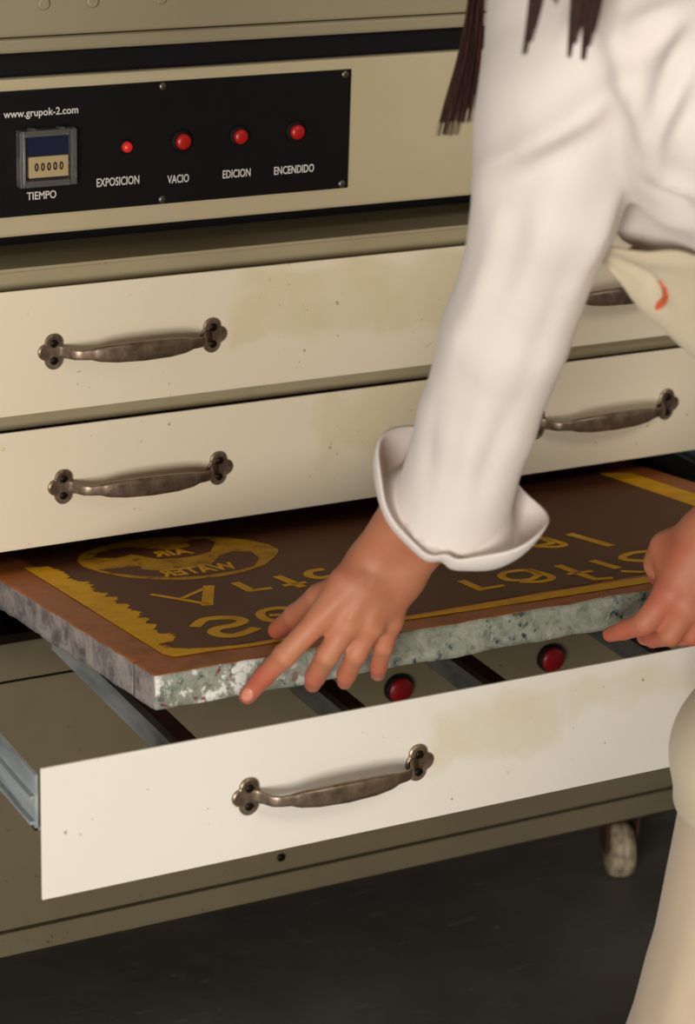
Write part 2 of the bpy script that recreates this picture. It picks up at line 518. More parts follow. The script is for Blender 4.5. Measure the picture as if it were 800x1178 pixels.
def handle_mesh():
    bm = bmesh.new()
    for s in (-1, 1):
        # trefoil back plate: union outline in polar form round the plate centre
        cx = s*0.0755
        lobes = [((0, 0.0078), 0.0083), ((0, -0.0078), 0.0083), ((s*0.0072, 0), 0.0074), ((-s*0.002, 0), 0.0088)]
        n = 64; ring = []
        for i in range(n):
            t = 2*math.pi*i/n; d = Vector((math.cos(t), math.sin(t)))
            best = 0
            for (lx, lz), r in lobes:
                b = d.x*lx+d.y*lz; q = b*b-(lx*lx+lz*lz-r*r)
                if q > 0: best = max(best, b+math.sqrt(q))
            ring.append((cx+d.x*best, d.y*best))
        back = [bm.verts.new((x, 0, z)) for x, z in ring]
        mid = [bm.verts.new((x, -0.0018, z)) for x, z in ring]
        top = [bm.verts.new((cx+(x-cx)*0.9, -0.0028, z*0.9)) for x, z in ring]
        for A, B in ((back, mid), (mid, top)):
            for i in range(n):
                bm.faces.new((A[i], A[(i+1) % n], B[(i+1) % n], B[i]))
        bm.faces.new(top); bm.faces.new(back[::-1])
        for lz in (0.0078, -0.0078):
            lathe(bm, [(0.0036, 0), (0.0036, 0.0008), (0.0026, 0.0016), (0.0, 0.0019)], (cx+s*0.0005, -0.0026, lz), (0, -1, 0), 18, 1)
            bx(bm, cx-0.0024, cx+0.0034, -0.0047, -0.0043, lz-0.0004, lz+0.0004, 2)
    # strap and grip: x, out, half height, half thickness
    half = [(0.0745, 0.0020, 0.0062, 0.0014), (0.0690, 0.0036, 0.0058, 0.0016), (0.0655, 0.0095, 0.0052, 0.0017),
            (0.0620, 0.0165, 0.0048, 0.0018), (0.0560, 0.0195, 0.0046, 0.0018), (0.0480, 0.0205, 0.0050, 0.0020),
            (0.0440, 0.0215, 0.0062, 0.0026), (0.0400, 0.0225, 0.0070, 0.0032), (0.0250, 0.0245, 0.0084, 0.0040), (0.0, 0.0255, 0.0090, 0.0044)]
    prof = [(-x, o, h, t) for x, o, h, t in half]+[(x, o, h, t) for x, o, h, t in reversed(half[:-1])]
    n = 20; rings = []
    for k, (x, o, h, t) in enumerate(prof):
        p0 = prof[max(0, k-1)]; p1 = prof[min(len(prof)-1, k+1)]
        tx, ty = p1[0]-p0[0], -(p1[1]-p0[1]); L = math.hypot(tx, ty); nx, ny = ty/L, -tx/L
        r = []
        for i in range(n):
            a_ = 2*math.pi*i/n
            cz = math.copysign(abs(math.cos(a_))**0.7, math.cos(a_)); ct = math.copysign(abs(math.sin(a_))**0.7, math.sin(a_))
            r.append(bm.verts.new((x+nx*ct*t, -o+ny*ct*t, cz*h)))
        rings.append(r)
    for A, B in zip(rings, rings[1:]):
        for i in range(n):
            f = bm.faces.new((A[i], A[(i+1) % n], B[(i+1) % n], B[i])); f.smooth = True
    bm.faces.new(rings[0]); bm.faces.new(rings[-1][::-1])
    bmesh.ops.recalc_face_normals(bm, faces=bm.faces)
    return bm
hm = bpy.data.meshes.new('handle'); b_ = handle_mesh(); b_.to_mesh(hm); b_.free()
for k in ('bronze', 'screwdark', 'rubber'): hm.materials.append(M[k])
DX0, DX1 = -0.122, 0.861
def drawer(z0, z1, y, mat, hxs, hz, tilt):
    bm = box(DX0, DX1, y, y+0.0025, z0, z1)
    d = obj('drawer', bm, mat, cab, bevel=0.0005)
    for hx, tl in zip(hxs, tilt):
        h = bpy.data.objects.new('handle', hm); COL.objects.link(h)
        h.parent = d; h.location = Vector((hx, y, hz)); h.rotation_euler = (0, tl, 0)
    return d
# the drawer objects keep world-coordinate meshes: their local space is the world minus the cabinet base
d1 = drawer(0.652, 0.764, -0.018, M['d1'], (0.1145, 0.620), 0.7062, (0.008, -0.01))
d2 = drawer(0.527, 0.637, -0.018, M['d2'], (0.1225, 0.614), 0.5798, (0.017, -0.01))
d3 = drawer(0.3954, 0.5058, -0.40, M['d3'], (0.126, 0.614), 0.4490, (0.0, 0.0))
for d_, z0, z1 in ((d1, 0.662, 0.742), (d2, 0.547, 0.622)):
    obj('drawer_box', box(-0.105, 0.845, -0.0155, 0.60, z0, z1), M['grey'], d_, label='grey box behind the cream front')
# galvanised drawer sides and the bars the screens lie on
for x0, x1 in ((-0.121, -0.1185), (0.8575, 0.860)):
    bm = bmesh.new()
    bx(bm, x0, x1, -0.3835, 0.34, 0.4465, 0.4935)
    s = 1 if x0 < 0 else -1
    bx(bm, min(x0, x0+s*0.012), max(x0, x0+s*0.012)+0.001, -0.3835, 0.34, 0.4465, 0.4485)
    bx(bm, x0-0.004, x0, -0.3835, 0.30, 0.452, 0.455)
    bx(bm, x0-0.004, x0, -0.3835, 0.30, 0.474, 0.476)
    obj('drawer_side', bm, M['galv'], d3, label='galvanised steel drawer side')
for x in (0.046, 0.205, 0.345, 0.52, 0.70):
    bm = bmesh.new()
    bx(bm, x-0.004, x+0.0035, -0.3835, 0.34, 0.4380, 0.4395)
    bx(bm, x-0.004, x-0.002, -0.3835, 0.34, 0.4175, 0.4380)
    obj('support_rail', bm, M['galv'], d3, label='galvanised support rail')
    bm = box(x+0.0038, x+0.020, -0.3835, 0.34, 0.426, 0.4388)
    obj('support_batten', bm, M['batten'], d3, label='dark wooden batten')
# casters
for cx, cy in ((0.737, 0.072), (-0.095, 0.072), (0.737, 0.66), (-0.095, 0.66)):
    bm = bmesh.new()
    bx(bm, cx-0.03, cx+0.05, cy-0.035, cy+0.035, 0.1055, 0.1088)
    lathe(bm, [(0.018, 0), (0.018, 0.006), (0.014, 0.012)], (cx+0.012, cy, 0.1055), (0, 0, -1), 24)
    for s in (-1, 1):
        bx(bm, cx-0.012, cx+0.028, cy+s*0.0165-0.0012, cy+s*0.0165+0.0012, 0.028, 0.100)
    bx(bm, cx-0.012, cx+0.028, cy-0.017, cy+0.017, 0.094, 0.0965)
    R_ = Matrix.Rotation(math.radians(68), 4, 'Z')
    ctr = Vector((cx, cy, 0))
    for v in bm.verts:
        q = R_ @ (Vector(v.co)-ctr); v.co = q+ctr
    c_ = obj('caster', bm, M['rust'], cab, bevel=0.0008)
    bm = bmesh.new()
    ax = Vector((0.94, -0.34, 0)).normalized()
    lathe(bm, [(0.008, -0.0135), (0.024, -0.0135), (0.0285, -0.012), (0.0312, -0.006), (0.0312, -0.001), (0.0302, 0), (0.0312, 0.001), (0.0312, 0.006), (0.0285, 0.012), (0.024, 0.0135), (0.008, 0.0135)],
          (cx, cy, 0.0315), ax, 48)
    obj('wheel', bm, M['nylon'], c_, label='worn cream caster wheel')

# ------------------------------------------------------------------ exposure unit on top
unit = thing('exposure_unit', 'cream exposure unit with black control panel, standing on the grey drawer cabinet', 'machine', (0.37, 0.36, 0.7795))
bm = bmesh.new()
bx(bm, -0.16, 0.90, 0.0, 0.72, 0.8065, 0.943)
obj('housing', bm, M['cream'], unit, bevel=0.003)
obj('plinth', box(-0.12, 0.86, 0.075, 0.68, 0.7797, 0.8065), M['rubber'], unit)  # black colour stands in for deep shade in the gap
obj('seal', box(-0.155, 0.895, 0.006, 0.715, 0.943, 0.9646), M['rubber'], unit, bevel=0.003, label='black rubber seal under the lid')
bm = bmesh.new()
bx(bm, -0.165, 0.905, -0.004, 0.725, 0.9646, 0.9768)
bx(bm, -0.163, 0.903, 0.0, 0.723, 0.9772, 1.024)
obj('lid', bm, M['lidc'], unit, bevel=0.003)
for x, z in ((0.040, 1.0045), (0.084, 1.0045), (0.147, 1.0045), (0.53, 1.0045)):
    bm = bmesh.new(); lathe(bm, [(0.0055, 0), (0.0055, 0.001), (0.004, 0.0018)], (x, 0.0, z), (0, -1, 0), 20)
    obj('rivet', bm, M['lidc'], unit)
panel = obj('control_panel', box(-0.15, 0.3318, -0.0022, 0.0, 0.825, 0.9330), M['black'], unit, bevel=0.0004)
PY_ = -0.0023
def put_text(s, x0, x1, z0, cap):
    vs, fs = text_mesh(s, 1.0, 1.0, 0.012)
    w = vs[:, 0].max()-vs[:, 0].min(); caph = 0.729
    X = x0+(vs[:, 0]-vs[:, 0].min())/w*(x1-x0)
    Z = z0+vs[:, 1]/caph*cap
    V = np.stack([X, PY_-0.0001-vs[:, 2]*0.5, Z], 1)
    return obj('lettering', (V, fs), M['text'], panel)
put_text('www.grupok-2.com', 0.0022, 0.0695, 0.9108, 0.0066)
put_text('TIEMPO', 0.0222, 0.0490, 0.8388, 0.0070)
put_text('EXPOSICION', 0.0863, 0.1262, 0.8452, 0.0076)
put_text('VACIO', 0.1530, 0.1736, 0.8430, 0.0074)
put_text('EDICION', 0.2063, 0.2335, 0.8435, 0.0074)
put_text('ENCENDIDO', 0.2568, 0.2968, 0.8428, 0.0074)
for x in (0.148, 0.3255):
    for z in (0.9288, 0.8293):
        bm = bmesh.new(); lathe(bm, [(0.0036, 0), (0.0036, 0.0006), (0.0022, 0.0014), (0.0, 0.0016)], (x, PY_, z), (0, -1, 0), 18)
        obj('screw', bm, M['steel'], panel)
for x, z, r in ((0.1664, 0.8800, 0.0072), (0.2218, 0.8806, 0.0068), (0.2775, 0.8808, 0.0070)):
    bm = bmesh.new()
    lathe(bm, [(r+0.0028, 0), (r+0.0028, 0.0015), (r+0.0012, 0.0025), (r, 0.0025)], (x, PY_, z), (0, -1, 0), 32, 1)
    lathe(bm, [(r-0.0002, 0.0015), (r-0.0002, 0.0050), (r-0.0015, 0.0066), (0.002, 0.0072), (0, 0.0072)], (x, PY_, z), (0, -1, 0), 32, 0)
    obj('push_button', bm, [M['red'], M['rubber']], panel)
bm = bmesh.new()
lathe(bm, [(0.0062, 0), (0.0062, 0.001), (0.005, 0.0015)], (0.1139, PY_, 0.8786), (0, -1, 0), 24, 1)
lathe(bm, [(0.0048, 0.001), (0.0046, 0.0035), (0.0032, 0.0055), (0, 0.0062)], (0.1139, PY_, 0.8786), (0, -1, 0), 24, 0)
obj('indicator_lamp', bm, [M['redglow'], M['rubber']], panel)
# timer: frame, dark display, tan thumbwheel block with digits
bm = bmesh.new()
x0, x1, z0, z1 = 0.0128, 0.0648, 0.8512, 0.9000
def frame4(bm, x0, x1, z0, z1, w, ya, yb, mi=0):
    bx(bm, x0, x0+w, ya, yb, z0, z1, mi); bx(bm, x1-w, x1, ya, yb, z0, z1, mi)
    bx(bm, x0+w, x1-w, ya, yb, z0, z0+w, mi); bx(bm, x0+w, x1-w, ya, yb, z1-w, z1, mi)
frame4(bm, x0, x1, z0, z1, 0.0055, -0.012, PY_)
bx(bm, x0+0.010, x0+0.016, -0.011, PY_, z1-0.0005, z1+0.0015); bx(bm, x1-0.016, x1-0.010, -0.011, PY_, z1-0.0005, z1+0.0015)
tm = obj('timer', bm, M['clear'], panel, bevel=0.0012, label='timer in a clear plastic hood')
obj('display', box(x0+0.0055, x1-0.0055, -0.0060, PY_, 0.8765, z1-0.0055), M['navy'], tm)
obj('backing', box(x0+0.0055, x1-0.0055, -0.0035, PY_, z0+0.0055, 0.8765), M['navy'], tm)
obj('counter', box(0.0222, 0.0578, -0.0090, -0.0036, 0.8588, 0.8770), M['tan'], tm, bevel=0.0006)
vs, fs = text_mesh('0 0 0 0 0', 1.0, 1.0, 0.03)
w = vs[:, 0].max()-vs[:, 0].min()
V = np.stack([0.0270+(vs[:, 0]-vs[:, 0].min())/w*0.026, -0.0092-vs[:, 2]*0.5, 0.8650+vs[:, 1]/0.729*0.0068], 1)
obj('digits', (V, fs), M['rubber'], tm)

# ------------------------------------------------------------------ silkscreen frame
scr_o = Vector((-0.0219, -0.3812, 0.5563)); TH = math.radians(7.6695)
EU = Vector((1, 0, 0)); EV = Vector((0, math.cos(TH), -math.sin(TH))); EN = Vector((0, math.sin(TH), math.cos(TH)))
def S(u, v, n=0.0): return scr_o+EU*u+EV*v+EN*n
W, D, T, BW_ = 0.715, 0.640, 0.0275, 0.045
screen = thing('printing_screen', 'wooden silkscreen frame with brown mesh and yellow stencil lettering, lifted out of the open drawer', 'screen', tuple(S(W/2, D/2, -T)))
def grid_box(u0, u1, v0, v1, n0, n1, step=0.004):
    """box in frame coordinates, finely divided so the caked paint can be lumpy; materials: 0 top wood, 1 left/right, 2 front/back"""
    nu = max(2, int((u1-u0)/step)); nv = max(2, int((v1-v0)/step)); nn = max(2, int((n1-n0)/step))
    V = []; Fc = []; mi = []; key = {}
    def vid(a, b, c):
        k = (a, b, c)
        if k not in key:
            key[k] = len(V); V.append((u0+(u1-u0)*a/nu, v0+(v1-v0)*b/nv, n0+(n1-n0)*c/nn))
        return key[k]
    for a in range(nu):
        for b in range(nv):
            Fc.append((vid(a,b,nn), vid(a+1,b,nn), vid(a+1,b+1,nn), vid(a,b+1,nn))); mi.append(0)
            Fc.append((vid(a,b,0), vid(a,b+1,0), vid(a+1,b+1,0), vid(a+1,b,0))); mi.append(0)
        for c in range(nn):
            Fc.append((vid(a,0,c), vid(a+1,0,c), vid(a+1,0,c+1), vid(a,0,c+1))); mi.append(2)
            Fc.append((vid(a,nv,c), vid(a,nv,c+1), vid(a+1,nv,c+1), vid(a+1,nv,c))); mi.append(2)
    for b in range(nv):
        for c in range(nn):
            Fc.append((vid(0,b,c), vid(0,b,c+1), vid(0,b+1,c+1), vid(0,b+1,c))); mi.append(1)
            Fc.append((vid(nu,b,c), vid(nu,b+1,c), vid(nu,b+1,c+1), vid(nu,b,c+1))); mi.append(1)
    return V, Fc, mi
from mathutils import noise as mnoise
from mathutils.geometry import tessellate_polygon
def lumpy(V, amp, f):
    out = []
    for (u, v, n) in V:
        p = Vector((u*f, v*f, n*f))
        e = Vector((mnoise.noise(p), mnoise.noise(p+Vector((7, 3, 1))), mnoise.noise(p+Vector((1, 9, 5)))))
        e2 = Vector((mnoise.noise(p*3), mnoise.noise(p*3+Vector((7, 3, 1))), mnoise.noise(p*3+Vector((1, 9, 5)))))
        s_ = amp*(1.0 if n < -0.002 or v < 0.006 or u < 0.006 else 0.25)
        q = Vector((u, v, n))+(e+e2*0.5)*s_
        out.append(S(q.x, q.y, min(q.z, 0.0004)))
    return out
segs = [(0, W, 0, BW_, 0), (0, W, D-BW_, D, 0), (0, BW_, BW_, D-BW_, 0), (W-BW_, W, BW_, D-BW_, 0)]
VV = []; FF = []; MI = []
for (u0, u1, v0, v1, _) in segs:
    V, Fc, mi = grid_box(u0, u1, v0, v1, -T, 0)
    V = lumpy(V, 0.0016, 28); off = len(VV)
    VV += [tuple(p) for p in V]; FF += [tuple(i+off for i in f) for f in Fc]; MI += mi
obj('frame', (VV, FF, MI), [M['wood'], M['caked_grey'], M['caked_green']], screen, smooth=True, label='wooden frame caked with old paint')
def flat(name, polys, n, mat, label=None, th=0.0003):
    bm = bmesh.new()
    for poly in polys:
        ar = sum(poly[i][0]*poly[(i+1) % len(poly)][1]-poly[(i+1) % len(poly)][0]*poly[i][1] for i in range(len(poly)))
        if ar < 0: poly = poly[::-1]
        top = [bm.verts.new(S(u, v, n)) for u, v in poly]; bot = [bm.verts.new(S(u, v, n-th)) for u, v in poly]
        k = len(poly)
        for tri in tessellate_polygon([[Vector((u, v, 0)) for u, v in poly]]):
            f = bm.faces.new([top[i] for i in tri]); f.normal_update()
            if f.normal.dot(EN) < 0: f.normal_flip()
        for i in range(k): bm.faces.new((bot[i], bot[(i+1) % k], top[(i+1) % k], top[i]))
    return obj(name, bm, mat, screen, label=label)
Z0 = 0.0008
bm = bmesh.new()
vs_ = [bm.verts.new(S(*p)) for p in ((0.030, 0.030, Z0-0.0004), (W-0.03, 0.030, Z0-0.0004), (W-0.03, D-0.03, Z0-0.0004), (0.030, D-0.03, Z0-0.0004))]
# stretched mesh with a thin edge tape down onto the frame
obj('screen_mesh', box(0, 1, 0, 1, 0, 1), M['brown'], screen, label='dark brown emulsion-coated mesh')
sm = bpy.data.objects['screen_mesh']
b2 = bmesh.new(); top = [(BW_-0.001, BW_-0.001), (W-BW_+0.001, BW_-0.001), (W-BW_+0.001, D-BW_+0.001), (BW_-0.001, D-BW_+0.001)]
t_ = [b2.verts.new(S(u, v, Z0-0.0005)) for u, v in top]; l_ = [b2.verts.new(S(u, v, Z0-0.0012)) for u, v in top]
b2.faces.new(t_); b2.faces.new(l_[::-1])
for i in range(4): b2.faces.new((l_[i], l_[(i+1) % 4], t_[(i+1) % 4], t_[i]))
b2.to_mesh(sm.data); b2.free(); bm.free()
def ribbon(pts, w, closed=False):
    """stroke polyline -> quads polygons"""
    P = [Vector(p) for p in pts]; n = len(P); L = []; R = []
    for i in range(n):
        a_ = P[i-1] if (i > 0 or closed) else P[i]; b_ = P[(i+1) % n] if (i < n-1 or closed) else P[i]
        d = (b_-a_).normalized(); q = Vector((-d.y, d.x))*w/2
        L.append(P[i]+q); R.append(P[i]-q)
    out = []
    for i in range(n if closed else n-1):
        j = (i+1) % n
        out.append([tuple(L[i]), tuple(R[i]), tuple(R[j]), tuple(L[j])])
    return out
def smoothline(pts, k=6):
    return [tuple(p) for p in spline([(x, y, 0) for x, y in pts], k*(len(pts)-1)+1)[:, :2]]
STROKES = [(0.0042, 0, [(0.0922, 0.222), (0.1079, 0.1912), (0.1213, 0.1631)]), (0.009, 0, [(0.1457, 0.2202), (0.118, 0.1629)]), (0.0042, 0, [(0.1096, 0.1951), (0.138, 0.2133)]), (0.0075, 0, [(0.1686, 0.217), (0.1693, 0.1836)]), (0.0055, 0, [(0.167, 0.1851), (0.188, 0.183)]), (0.0075, 0, [(0.2089, 0.2161), (0.2115, 0.1705)]), (0.0055, 0, [(0.1994, 0.1839), (0.221, 0.1832)]), (0.0065, 1, [(0.2537, 0.2145), (0.2408, 0.2142), (0.2334, 0.203), (0.237, 0.1899), (0.2521, 0.1904)]), (0.006, 1, [(0.3454, 0.1859), (0.3533, 0.1736), (0.3692, 0.1794), (0.3748, 0.1967), (0.3674, 0.2103)]), (0.006, 1, [(0.3903, 0.2004), (0.3928, 0.1787), (0.406, 0.1725), (0.4216, 0.1789)]), (0.0055, 1, [(0.4704, 0.183), (0.4696, 0.2043), (0.4549, 0.2085), (0.4466, 0.1994), (0.4496, 0.1828), (0.463, 0.1794), (0.4704, 0.183)]), (0.0055, 1, [(0.4721, 0.2026), (0.475, 0.1711), (0.4639, 0.1671), (0.4495, 0.1799)]), (0.0075, 0, [(0.4995, 0.2016), (0.5067, 0.142)]), (0.008, 1, [(0.0823, 0.1081), (0.0972, 0.123), (0.112, 0.121), (0.1217, 0.1122), (0.1219, 0.101), (0.1113, 0.0942), (0.0976, 0.094), (0.0886, 0.0863), (0.0895, 0.0743), (0.0985, 0.0668), (0.1119, 0.0707), (0.1228, 0.0772)]), (0.0065, 1, [(0.1749, 0.0949), (0.1718, 0.113), (0.1621, 0.1219), (0.1492, 0.1201), (0.1419, 0.109), (0.1406, 0.094), (0.1473, 0.0873), (0.1585, 0.086)]), (0.005, 0, [(0.1482, 0.1056), (0.1734, 0.0919)]), (0.0065, 1, [(0.2707, 0.1689), (0.2808, 0.148), (0.3033, 0.1502), (0.3194, 0.1716), (0.3208, 0.1981), (0.2995, 0.2071), (0.2779, 0.1908)]), (0.0065, 0, [(0.3182, 0.2054), (0.3152, 0.1422)]), (0.007, 0, [(0.3342, 0.1126), (0.334, 0.078)]), (0.0055, 0, [(0.3311, 0.0786), (0.357, 0.079)]), (0.0055, 1, [(0.4004, 0.0915), (0.3991, 0.111), (0.3816, 0.1148), (0.3707, 0.1063), (0.3705, 0.0907), (0.3854, 0.0831), (0.4004, 0.0915)]), (0.0055, 1, [(0.4014, 0.1121), (0.4052, 0.0802), (0.3913, 0.0714), (0.3746, 0.0813)]), (0.007, 0, [(0.4302, 0.1102), (0.431, 0.0693), (0.4321, 0.0528), (0.4464, 0.047)]), (0.005, 0, [(0.4212, 0.0799), (0.445, 0.0771)]), (0.007, 0, [(0.464, 0.1077), (0.4684, 0.0719)]), (0.005, 0, [(0.4648, 0.0623), (0.4802, 0.0492)]), (0.006, 1, [(0.5303, 0.1044), (0.5098, 0.1099), (0.493, 0.1032), (0.4911, 0.092), (0.5049, 0.077)])]
polys = []
for st in STROKES:
    pts = st[2]
    if st[1]: pts = smoothline(pts)
    polys = ribbon(pts, st[0]*(1.25 if st[1] else 1.1))
    flat('stencil_letter', polys, Z0, M['yellow'])
def ragged(poly, i0, amp):
    out = []
    for i in range(len(poly)):
        a_ = poly[i]; b_ = poly[(i+1) % len(poly)]; out.append(a_)
        if i < i0: continue
        k = int(math.hypot(b_[0]-a_[0], b_[1]-a_[1])/0.0022)
        for j in range(1, k):
            t = j/k; out.append((a_[0]+(b_[0]-a_[0])*t+random.gauss(0, amp), a_[1]+(b_[1]-a_[1])*t+random.gauss(0, amp*0.35)))
    return out
random.seed(11)
flat('stencil_border', [ragged([(0.0329, 0.37), (0.0287, 0.0504), (0.0329, 0.0387), (0.0695, 0.0369), (0.0723, 0.0432), (0.0527, 0.0517), (0.0373, 0.0646), (0.0373, 0.0782), (0.0515, 0.0809), (0.0594, 0.0962), (0.0498, 0.1045), (0.0494, 0.12), (0.0577, 0.1309), (0.0518, 0.1397), (0.0601, 0.1518), (0.0523, 0.1609), (0.0627, 0.174), (0.0568, 0.1901), (0.0628, 0.2004), (0.0552, 0.2117), (0.0646, 0.2304), (0.0554, 0.2366), (0.0616, 0.2473), (0.054, 0.2577), (0.0624, 0.2879), (0.053, 0.3076), (0.0573, 0.3362), (0.0521, 0.3628)], 6, 0.0016)], Z0, M['yellow'], 'ragged yellow border strip')
flat('stencil_border', [[(0.0695, 0.0369), (0.0972, 0.0315), (0.1509, 0.0313), (0.2351, 0.0302), (0.3405, 0.0232), (0.4621, 0.0182), (0.5102, 0.0169), (0.5639, 0.0159), (0.5727, 0.028), (0.4733, 0.0349), (0.3422, 0.0385), (0.2388, 0.037), (0.1543, 0.038), (0.1004, 0.0381), (0.0723, 0.0432)]], Z0, M['yellow'], 'thin yellow border strip')
flat('stencil_border', [[(0.6601, 0.3994), (0.6558, 0.226), (0.6515, 0.0838), (0.6913, 0.1372), (0.6851, 0.268), (0.6864, 0.3807)]], Z0, M['yellow'], 'yellow border strip')
def ellp(cu, cv, ru, rv, n=56, rot=0):
    out = []
    for i in range(n):
        t = 2*math.pi*i/n; x, y = ru*math.cos(t), rv*math.sin(t)
        out.append((cu+x*math.cos(rot)-y*math.sin(rot), cv+x*math.sin(rot)+y*math.cos(rot)))
    return out
em = flat('emblem', [[(0.0825, 0.3678), (0.0786, 0.347), (0.0839, 0.3182), (0.0955, 0.29), (0.1122, 0.2686), (0.1353, 0.2507), (0.1626, 0.2422), (0.19, 0.2449), (0.2175, 0.2581), (0.2415, 0.2827), (0.2513, 0.3), (0.2521, 0.3215), (0.244, 0.348), (0.228, 0.3729), (0.2065, 0.3928), (0.1795, 0.4064), (0.1512, 0.4107), (0.1222, 0.4058), (0.1011, 0.3933), (0.0895, 0.3808)]], Z0, M['yellow_worn'], 'oval yellow emblem')
def sub(o): o.parent = em; o.location = Vector((0, 0, 0)) - base_of(em) ; return o
sub(flat('emblem_shape', [[(0.0864, 0.3244), (0.1084, 0.321), (0.1214, 0.3178), (0.1192, 0.3044), (0.1298, 0.2915), (0.1539, 0.2808), (0.179, 0.2867), (0.1972, 0.3107), (0.2133, 0.3176), (0.2273, 0.3068), (0.2232, 0.2811), (0.2074, 0.2593), (0.1832, 0.2529), (0.1569, 0.2527), (0.1327, 0.2625), (0.1082, 0.2835), (0.0925, 0.3077)]], Z0+0.0002, M['brown']))
sub(flat('emblem_shape', [[(0.0979, 0.3691), (0.1147, 0.3552), (0.1325, 0.3597), (0.146, 0.3291), (0.162, 0.3229), (0.1804, 0.3222), (0.1969, 0.3289), (0.2155, 0.359), (0.2127, 0.3759), (0.2005, 0.3793), (0.1929, 0.3745), (0.1893, 0.3572), (0.17, 0.3534), (0.155, 0.3685), (0.1449, 0.3828), (0.1287, 0.389), (0.1107, 0.3843)]], Z0+0.0002, M['brown']))
def emb_text(s, pL, pR, h, up):
    """mirrored word: first letter at the right"""
    vs, fs = text_mesh(s, 1.0, 1.0, 0.03)
    w = vs[:, 0].max()-vs[:, 0].min(); x = (vs[:, 0]-vs[:, 0].min())/w; y = vs[:, 1]/0.729
    pL = np.array(pL); pR = np.array(pR); up = np.array(up)
    uv = pR+(pL-pR)*x[:, None]+up*(y*h)[:, None]
    V = [S(q[0], q[1], Z0+0.0004+vs[i, 2]*0.3) for i, q in enumerate(uv)]
    sub(obj('emblem_word', (V, [f[::-1] for f in fs]), M['yellow'], screen))
emb_text('WATER', (0.1247, 0.2679), (0.1945, 0.2589), 0.0245, (0, 1))
emb_text('AIR', (0.1471, 0.3378), (0.182, 0.3307), 0.0208, (0, 1))

# ------------------------------------------------------------------ the person
person = thing('person', 'person in white shirt and canvas apron bending to lift the screen from the drawer', 'person', (0.42, -0.70, 0.0))
# joints (metres)
Lsh = (0.1769, -0.6215, 1.0491); Lel = (0.1615, -0.5764, 0.8765); Lwr = (0.1425, -0.4497, 0.6485)
Rsh = (0.4900, -0.4528, 1.0437); Rel = (0.4730, -0.5366, 0.8202); Rwr = (0.4292, -0.4638, 0.6339)
def arr(*p): return [np.array(q, float) for q in p]

def left_hand(P):
    wr = Lwr
    thumb = arr((0.1287, -0.4319, 0.6300), (0.1070, -0.4028, 0.6082), (0.1008, -0.3758, 0.5838), (0.0984, -0.3476, 0.5615))
    index = arr((0.0874, -0.4468, 0.6137), (0.0599, -0.4390, 0.5826), (0.0499, -0.4245, 0.5612), (0.0416, -0.4134, 0.5422))
    middle = arr((0.1044, -0.4556, 0.6086), (0.0893, -0.4522, 0.5828), (0.0888, -0.4343, 0.5584), (0.0959, -0.4166, 0.5434))
    ring = arr((0.1215, -0.4600, 0.6053), (0.1122, -0.4553, 0.5815), (0.1132, -0.4392, 0.5575), (0.1217, -0.4209, 0.5428))
    pinky = arr((0.1409, -0.4560, 0.6049), (0.1378, -0.4510, 0.5812), (0.1418, -0.4380, 0.5594), (0.1506, -0.4212, 0.5444))
    w1 = (0.1311, -0.4430, 0.6499); w2 = (0.1494, -0.4516, 0.6382)
    pal = chain(P, arr(w1, (0.1068, -0.4477, 0.6364), index[0]), [0.0165, 0.0150, 0.0108])
    for q, mid, r in ((middle[0], (0.1167, -0.4544, 0.6330), 0.0108), (ring[0], (0.1291, -0.4555, 0.6259), 0.0104), (pinky[0], (0.1422, -0.4524, 0.6212), 0.0100)):
        pal = su(pal, chain(P, arr(w2 if r < 0.0106 else wr, mid, q), [0.0165, 0.0150, r]), 0.010)
    # palm pad behind the back of the hand
    pal = su(pal, rc(P, (0.1331, -0.4346, 0.6145), (0.1200, -0.4317, 0.6048), 0.013, 0.012), 0.014)
    th = chain(P, thumb, [0.0150, 0.0108, 0.0095, 0.0075], 0.004)
    d = su(pal, th, 0.012)
    for fg, r in ((index, (0.0100, 0.0088, 0.0078, 0.0068)), (middle, (0.0100, 0.0086, 0.0080, 0.0066)), (ring, (0.0096, 0.0082, 0.0076, 0.0064)), (pinky, (0.0088, 0.0074, 0.0068, 0.0060))):
        f = chain(P, fg, r, 0.002)
        f = su(f, rc(P, fg[1], fg[1], r[1]*0.97, r[1]*0.97), 0.003)
        d = su(d, f, 0.0045)
    # knuckles and tendons
    for a_, b_, r in (((0.1126, -0.4613, 0.6461), (0.0868, -0.4549, 0.6197), 0.0028), ((0.1197, -0.4649, 0.6435), (0.1012, -0.4641, 0.6159), 0.0024),
                      ((0.1284, -0.4642, 0.6390), (0.1181, -0.4674, 0.6123), 0.0024), ((0.1374, -0.4615, 0.6338), (0.1357, -0.4636, 0.6122), 0.0022)):
        d = su(d, rc(P, a_, b_, r*0.6, r), 0.005)
    # wrist and forearm
    e1 = Lel
    fa = chain(P, arr(w1, (0.1413, -0.4605, 0.6791), (0.1534, -0.4913, 0.7222), e1), [0.0185, 0.0215, 0.028, 0.036])
    fb = chain(P, arr(w2, (0.1588, -0.4673, 0.6706), (0.1661, -0.4955, 0.7137), e1), [0.0175, 0.0215, 0.028, 0.036])
    d = su(d, su(fa, fb, 0.008), 0.010)
    return d
